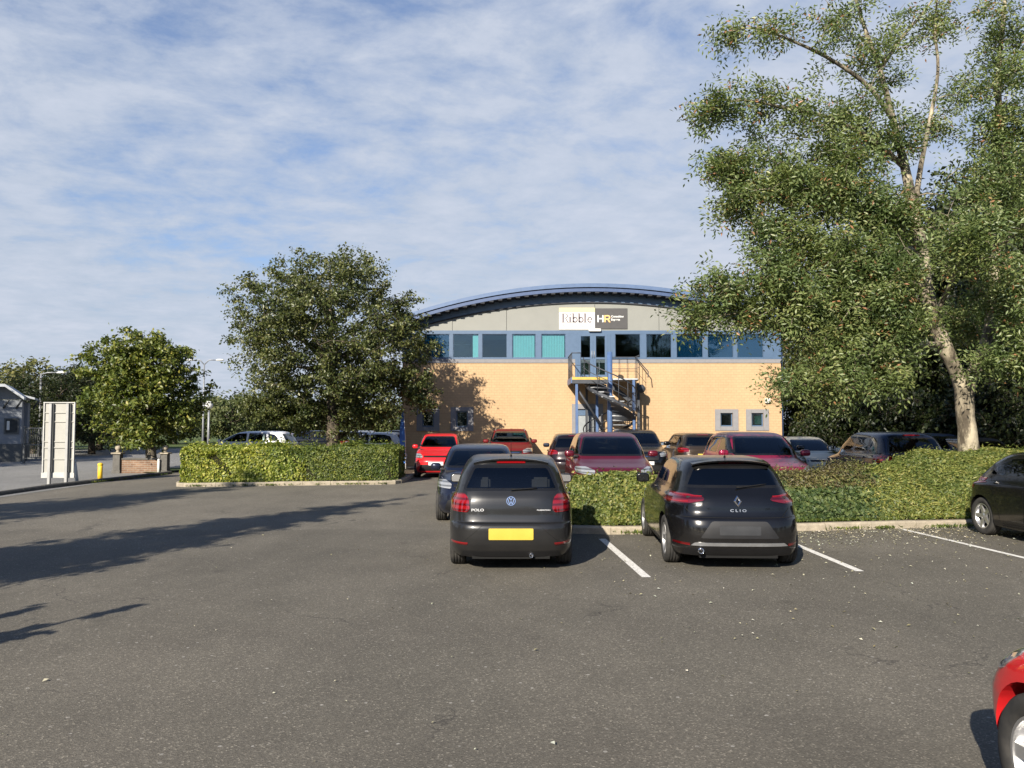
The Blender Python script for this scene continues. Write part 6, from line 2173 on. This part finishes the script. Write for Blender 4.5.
def weeds():
    rng = np.random.default_rng(5)
    P_, L_ = [], []
    lines = [(HB[0], HB[1], 420, -.03), (HB[0], HB[1], 500, .2), ((1.7, 13.82), (3.2, 13.98), 120, -.03), ((5.6, 14.35), (9.6, 14.95), 420, -.03), ((3.2, 13.98), (9.6, 14.95), 900, .2), (HB[6], HB[5], 200, -.02), (KLW[3], KLW[5], 260, -.05)]
    for a, b, n, off in lines:
        cc = rng.random(16); t = np.clip(cc[rng.integers(0, 16, n)] + rng.normal(size=n) * rng.choice([.008, .02, .05], n), 0, 1)
        a = np.array(a); b = np.array(b); d = (b - a) / np.linalg.norm(b - a); nr = np.array([-d[1], d[0]])
        p = a + (b - a) * t[:, None] + nr * (off + rng.normal(size=n)[:, None] * .02)
        P_.append(np.concatenate([p, np.full((n, 1), .03 if off < 0 else .15) + rng.random((n, 1)) * .03], 1)); L_.append(.04 + .07 * rng.random(n) ** 2)
    p = np.concatenate(P_); l = np.concatenate(L_); n = len(p)
    me = leaf_mesh('weeds', p, rng.normal(size=(n, 3)), rng.normal(size=(n, 3)) * .5 + np.array([0, 0, 1.0]), l, l * .28)
    tag(mobj('weeds', me, L_HEDGE), 'small weeds and grass blades growing along the kerbs', None, None, 'stuff')


weeds()
# ================================================================== CARS
S_HATCH = spec_hatch('hatch', HATCH, 3.97, 1.682, 1.46, (-1.22, 1.25), .305, K_HATCH, 128)
CITY = [(r_[0], r_[1] + max(0, r_[0] - .93) * .75, r_[2], r_[3], 9 if r_[0] < .9 else r_[4], r_[5]) for r_ in HATCH]
K_CITY = dict(K_HATCH)
K_CITY['rear'] = [(-.60, 1.04), (.60, 1.04), (.46, 1.33), (-.46, 1.33)]
K_CITY['side'] = [K_HATCH['side'][0], [(-.33, 1.03), (-.33, 1.378), (-.80, 1.36), (-1.14, 1.22), (-1.30, 1.09), (-1.24, 1.03)]]
K_CITY['decals'] = [d for d in K_HATCH['decals'] if d[0] != 'brake_light']
S_CITY = spec_hatch('city', CITY, 3.95, 1.72, 1.45, (-1.43, 1.12), .32, K_CITY, 128)
NEAR = [(r_[0], r_[1], r_[2], r_[3], r_[4], 10 if r_[0] < .84 else r_[5]) for r_ in HATCH]
S_NEAR = spec_hatch('near', NEAR, 3.95, 1.72, 1.45, (-1.12, 1.45), .32, K_HATCH, 128)
S_CLIO = spec_hatch('clio', CLIO, 4.05, 1.80, 1.44, (-1.23, 1.35), .325, K_CLIO, 128)
S_SUV = spec_hatch('suv', SUV, 4.45, 1.84, 1.70, (-1.32, 1.35), .345, K_SUV, 80)
S_MICRA = spec_hatch('micra', HATCH, 3.72, 1.66, 1.54, (-1.15, 1.20), .30, K_HATCH, 72)
S_EST = spec_hatch('estate', SUV, 4.65, 1.83, 1.58, (-1.38, 1.42), .33, K_SUV, 80)
p_grey = paint('charcoal_grey_paint', (.012, .0125, .0135), .2, .32, .012, .55)
p_black = paint('black_paint', (.003, .0032, .004), .0, .2, .006, .5)
p_navy = paint('navy_paint', (.008, .012, .028), .4, .25)
p_blue = paint('blue_paint', (.02, .05, .13), .4, .25)
p_red = paint('bright_red_paint', (.52, .012, .016), .0, .3)
p_red2 = paint('red_paint', (.11, .004, .006), .0, .55, .02, .0)
p_mar = paint('maroon_paint', (.085, .004, .012), .3, .3)
p_mag = paint('magenta_red_paint', (.20, .009, .036), .3, .3)
p_white = paint('white_car_paint', (.68, .69, .70), .0, .3)
p_cream = paint('cream_car_paint', (.50, .46, .36), .0, .3)
p_dark = paint('brown_reflection_paint', (.035, .025, .018), .4, .3)  # brown stands in for a brownish reflection on dark paint
p_silver = paint('silver_paint', (.40, .42, .44), .7, .3)


def car_at(S, label, px, Y, head, pm, end='near', over={}, **kw):
    """Y is the distance of the nearest bumper; px its centre column"""
    near = S['L'] / 2
    x = PX(px, Y)
    a = R(head)
    # centre lies half a length further on
    ux, uy = (-math.sin(a), math.cos(a))
    s = 1 if uy > 0 else -1
    return place_car(S, label, (x + ux * s * near, Y + uy * s * near, kw.pop('z', 0)), head, pm, over, **kw)


GC = 'cars in the car park'
# dark grey hatchback
polo = car_at(S_HATCH, 'dark grey hatchback seen from behind with a blank yellow number plate', 511, 10.25, 0, p_grey, over={'glass': glass('rear_screen_glass', (.70, .74, .72)), 'rim': MATS['steel']}, group=GC)
stick(S_HATCH, polo, 'badge', to_me('badge', badge_mesh_vw(.060)), .0, .905, MATS['chrome'])
for s, x, z, sz_ in (('POLO', -.43, .79, .050), ('BLUEMOTION', .42, .79, .022)):
    me = text_mesh(s, sz_, .002, (1.25, .9), .001)
    stick(S_HATCH, polo, 'name_lettering', me, x, z, MATS['badge_white'])
spoiler(S_HATCH, polo, p_grey, -1.36, -1.57, 1.452, .50, .015)
antenna(S_HATCH, polo, -1.12, 1.455, .22, .10)
wiper(S_HATCH, polo, .0, 1.035, .34, 1.06)
exhaust(S_HATCH, polo, .26, .215, -1.93, 'chrome', .026)
# black hatchback
clio = car_at(S_CLIO, 'black hatchback seen from behind with a silver strip along its bumper', 739, 10.3, -3, p_black, over={'rim': MATS['steel'], 'mirror': MATS['frit']}, group=GC)
stick(S_CLIO, clio, 'badge', to_me('badge', badge_mesh_diamond(.078)), .0, .895, MATS['chrome'])
stick(S_CLIO, clio, 'name_lettering', text_mesh('C L I O', .052, .002, (1.3, .9), .001), .0, .775, MATS['satin'])
spoiler(S_CLIO, clio, p_black, -1.36, -1.60, 1.432, .52, .02)
antenna(S_CLIO, clio, -1.12, 1.435, .16, .08)
wiper(S_CLIO, clio, .0, 1.05, .40, 1.10)
exhaust(S_CLIO, clio, -.50, .27, -2.03, 'chrome', .036)
# cars around them
place_car(S_CITY, 'black car cut by the right edge with its silver five spoke wheel against the kerb', (8.95, 12.42, 0), 181, p_black, {'red_light': MATS['red_dark']}, GC)
car_at(S_HATCH, 'dark navy hatchback facing the camera, mostly hidden behind the dark grey hatchback', 477, 15.2, 181, p_navy, group=GC)
car_at(S_MICRA, 'bright red small hatchback facing the camera below the left office windows', 436, 28.0, 180, p_red, group=GC)
o = car_at(S_SUV, 'red estate with roof rails facing the camera in front of the plain office wall', 510, 30.2, 180, p_red2, group=GC)
roof_rails(S_SUV, o, MATS['satin'], 1.67, .58, -1.4, .1)
car_at(S_EST, 'dark red hatchback seen from behind, left of the fire escape', 575, 25.6, -3, paint('dark_red_paint', (.010, .004, .005), .3, .3), group=GC)
car_at(S_SUV, 'maroon people carrier facing the camera over the low hedge', 619, 16.9, 180, p_mar, group=GC)
car_at(S_SUV, 'black sport utility car facing the camera, right behind the maroon people carrier', 646, 26.6, 180, p_black, group=GC)
car_at(S_EST, 'dark car with a painted brown reflection below the pair of small office windows', 706, 27.8, 0, p_dark, over={'glass_dark': glass('pale_glass', (.6, .65, .62))}, group=GC)
car_at(S_SUV, 'magenta red car facing the camera behind the black hatchback', 784, 17.3, 180, p_mag, group=GC)
car_at(S_EST, 'black car half hidden behind the magenta red car', 786, 24.0, 180, p_black, group=GC)
car_at(S_HATCH, 'cream white car in the shade between the magenta and navy cars', 826, 25.5, 180, p_cream, group=GC)
nav = place_car(S_SUV, 'dark navy estate seen from its rear left corner behind the shrub bank', (9.78, 21.25, 0), -1, p_navy, {'satin': MATS['satin']}, GC)
car_at(S_EST, 'blue car behind the pale tree trunk', 975, 24.5, 180, p_blue, group=GC)
car_at(S_HATCH, 'dark blue car at the right edge beyond the pale trunk', 1018, 23.5, 180, p_navy, group=GC)
# red car cut by the right edge
red = place_car(S_NEAR, 'bright red car cut off by the bottom right corner of the picture', (3.26, 2.32, 0), 0, p_red, {}, GC)
# cars beyond the left hedge
GL = 'cars parked beyond the left hedge'
def side_car(S, label, px, Y, pm, d=90): return place_car(S, label, (PX(px, Y), Y, 0), d, pm, {}, GL)
side_car(S_EST, 'white car seen side on over the golden hedge', 248, 36, p_white, 86)
side_car(S_HATCH, 'silver car just behind the white car left of the oak', 264, 41, p_silver, 84)
side_car(S_EST, 'black car over the hedge just right of the white car', 308, 40, p_black, 96)
side_car(S_HATCH, 'navy car over the hedge touching the oak trunk', 344, 46, p_navy, 100)
side_car(S_MICRA, 'white car seen over the hedge right of the oak trunk', 368, 35, p_white, 84)
side_car(S_EST, 'black car over the right end of the dark hedge', 392, 42, p_black, 92)
side_car(S_HATCH, 'silver car furthest back behind the oak trunk', 352, 54, p_silver, 90)
# ================================================================== LEFT SIDE: sign board, shed, lamps, wall, posts
M_CREAM = plain('sign_back_cream', (.30, .295, .265), .55, 0, .4, 0, .06, 3)
M_TRIM = plain('pale_trim', (.36, .36, .34), .5)
M_ALU = plain('dull_aluminium', (.28, .28, .27), .6, .2)
M_GREYD = plain('dark_post_grey', (.07, .075, .075), .6)
SY = 25.2
sg = empty('sign_board', (PX(58.5, SY), SY, 0), 0, 'tall blank cream sign board seen from behind on two grey posts', 'sign')
def sgp(name, bm, m, par=None):
    return from_bm(name, bm, m, par or sg)
sw_, sz0, sz1 = (PX(74.5, SY) - PX(42.8, SY)) / 2, PZ(473, SY), PZ(403, SY)
bm = bmesh.new(); box(bm, -sw_, sw_, .05, .07, sz0, sz1); sgp('board', bm, M_CREAM)
for z in (PZ(478, SY), ):
    bm = bmesh.new(); box(bm, -sw_ - .03, sw_ + .01, .03, .08, z, sz0 + .01); bevelled(bm, .005); sgp('bottom_rail', bm, M_TRIM)
for x in (-sw_, sw_ - .035):
    bm = bmesh.new(); box(bm, x, x + .035, .01, .049, sz0 + .02, sz1); sgp('edge_trim', bm, M_TRIM)
bm = bmesh.new(); box(bm, -sw_, sw_, .0, .075, sz1 + .001, sz1 + .03); sgp('top_trim', bm, M_TRIM)
for py in (412.5, 421.5, 441.5, 447.5, 459):
    z = PZ(py, SY)
    bm = bmesh.new()
    box(bm, -sw_ + .04, sw_ - .04, .03, .049, z - .012, z + .012); box(bm, -sw_ + .04, sw_ - .04, .018, .03, z - .02, z - .012)
    sgp('back_rail', bm, M_CREAM)
for px in (51, 68):
    x = PX(px, SY) - sg.location.x
    bm = bmesh.new(); box(bm, x - .04, x + .04, -.075, .017, -.1, sz1 - .02); bevelled(bm, .004); pp = sgp('post', bm, M_ALU)
    bm = bmesh.new(); box(bm, x + .041, x + .075, -.02, .045, sz0 + .03, sz1 - .03); sgp('post_channel', bm, M_GREYD)  # dark tone also paints in the shadow side of each post
# white leaning post
def post(name, px, py, h, r_, m, label, lean=0.0, cat='post', cap=None, capz=.0):
    g = G(px, py)
    e = empty(name, g, 0, label, cat)
    bm = bmesh.new(); tube(bm, [(0, 0, -.02), (lean * .5, 0, h * .5), (lean, 0, h)], [r_, r_, r_ * .97], 14); from_bm('shaft', bm, m, e)
    bm = bmesh.new(); lathe(bm, [(.001, h + .05), (r_ * .6, h + .045), (r_ * 1.12, h + .01), (r_ * 1.12, h - .03), (r_, h - .04)], 14, 'Z', c=(lean, 0, 0)); from_bm('cap', bm, cap or m, e)
    return e


post('marker_post', 77, 482, .66, .055, M_WHITE, 'white marker post leaning beside the sign board', -.10)
post('bollard', 100, 478.6, .50, .08, plain('bollard_yellow', (.72, .46, .03), .5), 'short yellow bollard near the road', 0, 'bollard')
post('marker_post', 158.5, 473.5, .52, .045, M_WHITE, 'white marker post right of the chestnut trunk', .0)
# brick wall with pillars and ball finials
M_RB = None
def redbrick():
    m, nt, out = mat('brown_brick')
    g = nd(nt, 'ShaderNodeNewGeometry'); sx = nd(nt, 'ShaderNodeSeparateXYZ'); lk(nt, g.outputs['Position'], sx.inputs[0])
    cmb = nd(nt, 'ShaderNodeCombineXYZ'); lk(nt, sx.outputs[0], cmb.inputs[0]); lk(nt, sx.outputs[2], cmb.inputs[1])
    b = nd(nt, 'ShaderNodeTexBrick'); b.inputs['Scale'].default_value = 1; b.inputs['Brick Width'].default_value = .225; b.inputs['Row Height'].default_value = .075; b.inputs['Mortar Size'].default_value = .008
    b.inputs['Color1'].default_value = (.15, .09, .06, 1); b.inputs['Color2'].default_value = (.20, .125, .08, 1); b.inputs['Mortar'].default_value = (.22, .19, .15, 1)
    lk(nt, cmb.outputs[0], b.inputs['Vector'])
    n = noise(nt, pos(nt), 4, 5)
    bsdf(nt, out, mix(nt, b.outputs['Color'], ramp(nt, n, [(.3, .75), (.7, 1.2)]), 1.0, 'MULTIPLY'), .9, 0, .2)
    return m


M_RB = redbrick()
wY = 31.0
wa, wb_ = PX(124, wY), PX(163, wY)
gw = empty('brick_wall', ((wa + wb_) / 2, wY, 0), 0, 'low brown brick wall between two dark pillars under the chestnut', 'wall')
hw = (wb_ - wa) / 2
bm = bmesh.new(); box(bm, -hw, hw, -.11, .11, 0, .52); from_bm('brickwork', bm, M_RB, gw)
bm = bmesh.new(); box(bm, -hw, hw, -.15, .15, .522, .58); bevelled(bm, .01); from_bm('coping', bm, M_KERB_D, gw)
for px, lb in ((119, 'dark stone pillar with a round finial at the left end of the brick wall'), (166, 'dark stone pillar with a round finial at the right end of the brick wall')):
    g = Vector((PX(px, wY), wY - .03, 0)); e = empty('wall_pillar', g, 0, lb, 'pillar', 'pillars of the low brick wall')
    bm = bmesh.new(); box(bm, -.16, .16, -.16, .16, 0, .12); box(bm, -.135, .135, -.135, .135, .121, .74); bevelled(bm, .008); from_bm('shaft', bm, M_KERB_D, e)
    bm = bmesh.new(); box(bm, -.19, .19, -.19, .19, .741, .80); bevelled(bm, .012); from_bm('cap_stone', bm, M_KERB, e)
    bm = bmesh.new(); lathe(bm, [(.001, .801), (.09, .805), (.06, .85), (.05, .87), (.09, .91), (.115, .97), (.09, 1.04), (.04, 1.08), (.001, 1.09)], 16); from_bm('finial', bm, M_KERB, e)
sheet('verge', [(PX(128, 32) + .3, 31.3), (-13.35, 30.4), (-13.3, 34), (-15.5, 34)], .05, M_GRASS)

# grey shed
M_RENDER = plain('grey_render', (.20, .215, .235), .9, 0, .2, 0, .1, 2)
M_SLATE = plain('pale_sheet_roof', (.38, .40, .42), .6)
HY = 40.0
sh_ = empty('grey_shed', (PX(5, HY), HY, 0), 0, 'grey rendered shed with a low gable roof at the left edge', 'building')
def shp(name, bm, m, par=None):
    for v in bm.verts: v.co -= sh_.location
    return from_bm(name, bm, m, par or sh_)
xa, xb = PX(-70, HY), PX(19, HY); xc = PX(36.5, HY + 1.2)
ze = PZ(397, HY)
bm = bmesh.new(); box(bm, xa, xb, HY, HY + 2.6, .9, PZ(400, HY)); box(bm, xb, xc, HY + 1.2, HY + 2.6, .9, PZ(402, HY)); shp('wall', bm, M_RENDER)
bm = bmesh.new(); box(bm, xa - .03, xb + .03, HY - .03, HY + 2.6, 0, .899); box(bm, xb + .03, xc + .03, HY + 1.17, HY + 2.6, 0, .899); shp('plinth', bm, M_GREYD)
# gable roof: ridge runs back, its right slope falls to the right
rp = [(PX(-10, HY - .6), PZ(381, HY - .6)), (PX(6, HY - .6), PZ(384.5, HY - .6)), (PX(22, HY - .6), PZ(397, HY - .6))]
top_ = [(xa - .5, PZ(384.5, HY)), (PX(5, HY), PZ(384.5, HY)), (PX(21.5, HY), PZ(397, HY))]
bm = bmesh.new(); prism(bm, top_ + [(x, z - .14) for x, z in top_[::-1]], HY - .7, HY + 2.9); fixn(bm); rf = shp('roof', bm, M_SLATE)
bm = bmesh.new(); prism(bm, [(xa - .5, PZ(388, HY)), (PX(5, HY), PZ(388, HY)), (PX(19, HY), PZ(399.5, HY)), (xa - .5, PZ(399.5, HY))], HY + .02, HY + .1); fixn(bm); shp('gable', bm, M_RENDER)
bm = bmesh.new(); prism(bm, [(xb - .05, PZ(394, HY)), (xc + .35, PZ(397, HY)), (xc + .35, PZ(399, HY)), (xb - .05, PZ(396, HY))], HY + .4, HY + 2.9); fixn(bm); shp('roof', bm, M_SLATE)
for x, y in ((PX(3, HY), HY), (PX(14, HY), HY), (PX(27, HY), HY + 1.2)):
    bm = bmesh.new(); tube(bm, [(x, y, PZ(408, HY)), (x + .28, y - .5, PZ(400, HY))], .05, 6); shp('roof_bracket', bm, M_GREYD)
wz0_, wz1_ = PZ(434, HY), PZ(418, HY)
bm = bmesh.new(); x0_, x1_ = PX(4, HY), PX(17, HY); f = .07
for q in ((x0_, x0_ + f, wz0_, wz1_), (x1_ - f, x1_, wz0_, wz1_), (x0_ + f, x1_ - f, wz0_, wz0_ + f), (x0_ + f, x1_ - f, wz1_ - f, wz1_)): box(bm, q[0] + .001, q[1] - .001, HY - .05, HY - .002, q[2] + .001, q[3] - .001)
wf = shp('window', bm, M_GREYD)
bm = bmesh.new(); box(bm, x0_ + f, x1_ - f, HY - .03, HY - .02, wz0_ + f, wz1_ - f); o = shp('pane', bm, plain('dark_pane', (.03, .035, .04), .15)); o.parent = wf
bm = bmesh.new(); box(bm, x0_ + .12, x0_ + .24, HY - .035, HY - .031, wz0_ + .2, wz1_ - .15); o = shp('notice', bm, M_WHITE); o.parent = wf
sh_.rotation_euler = (0, 0, R(27))
# dark gate frame beside the shed
gt = empty('metal_gate', (PX(32, 38.5), 38.5, 0), 0, 'dark metal gate frame in front of the shed corner', 'gate')
for x in (-.35, .55):
    bm = bmesh.new(); box(bm, x - .04, x + .04, -.04, .04, 0, 1.78); from_bm('gate_post', bm, M_GREYD, gt)
for z in (1.7, .9, .25):
    bm = bmesh.new(); box(bm, -.31, .51, -.02, .02, z - .03, z + .03); from_bm('rail', bm, M_GREYD, gt)
for k in range(9):
    bm = bmesh.new(); tube(bm, [(-.25 + k * .09, 0, .28), (-.25 + k * .09, 0, 1.67)], .012, 6); from_bm('gate_bar', bm, M_GREYD, gt)

# street lamps
M_LAMP = plain('lamp_post_grey', (.22, .23, .24), .5, .3)
def lamp(name, px, Y, ztop_py, arms, label, r_=.09):
    z = PZ(ztop_py, Y)
    e = empty(name, (PX(px, Y), Y, 0), 0, label, 'street lamp', 'street lamps along the road')
    bm = bmesh.new(); tube(bm, [(0, 0, 0), (0, 0, z * .3), (0, 0, z)], [r_, r_ * .75, r_ * .55], 10); from_bm('column', bm, M_LAMP, e)
    for dx, dz in arms:
        bm = bmesh.new(); tube(bm, [(0, 0, z - .05), (dx * .4, 0, z + dz), (dx, 0, z + dz)], .04, 7); from_bm('arm', bm, M_LAMP, e)
        bm = bmesh.new(); s = 1 if dx > 0 else -1
        lathe(bm, [(.001, -.08), (.10, -.06), (.16, 0), (.10, .07), (.001, .09)], 14, 'Z')
        for v in bm.verts: v.co = Vector((dx + s * .28 + v.co.x * 2.2, v.co.y, z + dz + v.co.z))
        from_bm('lamp_head', bm, M_WHITE, e)
    return e


lamp('street_lamp', 39.5, 47, 373.5, [(.95, .05)], 'street lamp with one arm behind the sign board', .11)
lamp('street_lamp', 203, 60, 364, [(-.8, .3), (.9, .3)], 'twin arm street lamp between the chestnut and the oak')
gl_ = empty('globe_lamp', (PX(208.5, 50), 50, 0), 0, 'lower lamp post with a round white lantern right of the chestnut', 'street lamp')
zz0 = PZ(409, 50)
bm = bmesh.new(); tube(bm, [(0, 0, 0), (0, 0, zz0)], [.08, .06], 10); from_bm('column', bm, M_LAMP, gl_)
bm = bmesh.new(); lathe(bm, [(.001, 0), (.16, .03), (.25, .2), (.22, .38), (.10, .48), (.001, .5)], 18, c=(0, 0, zz0)); from_bm('lantern', bm, M_WHITE, gl_)
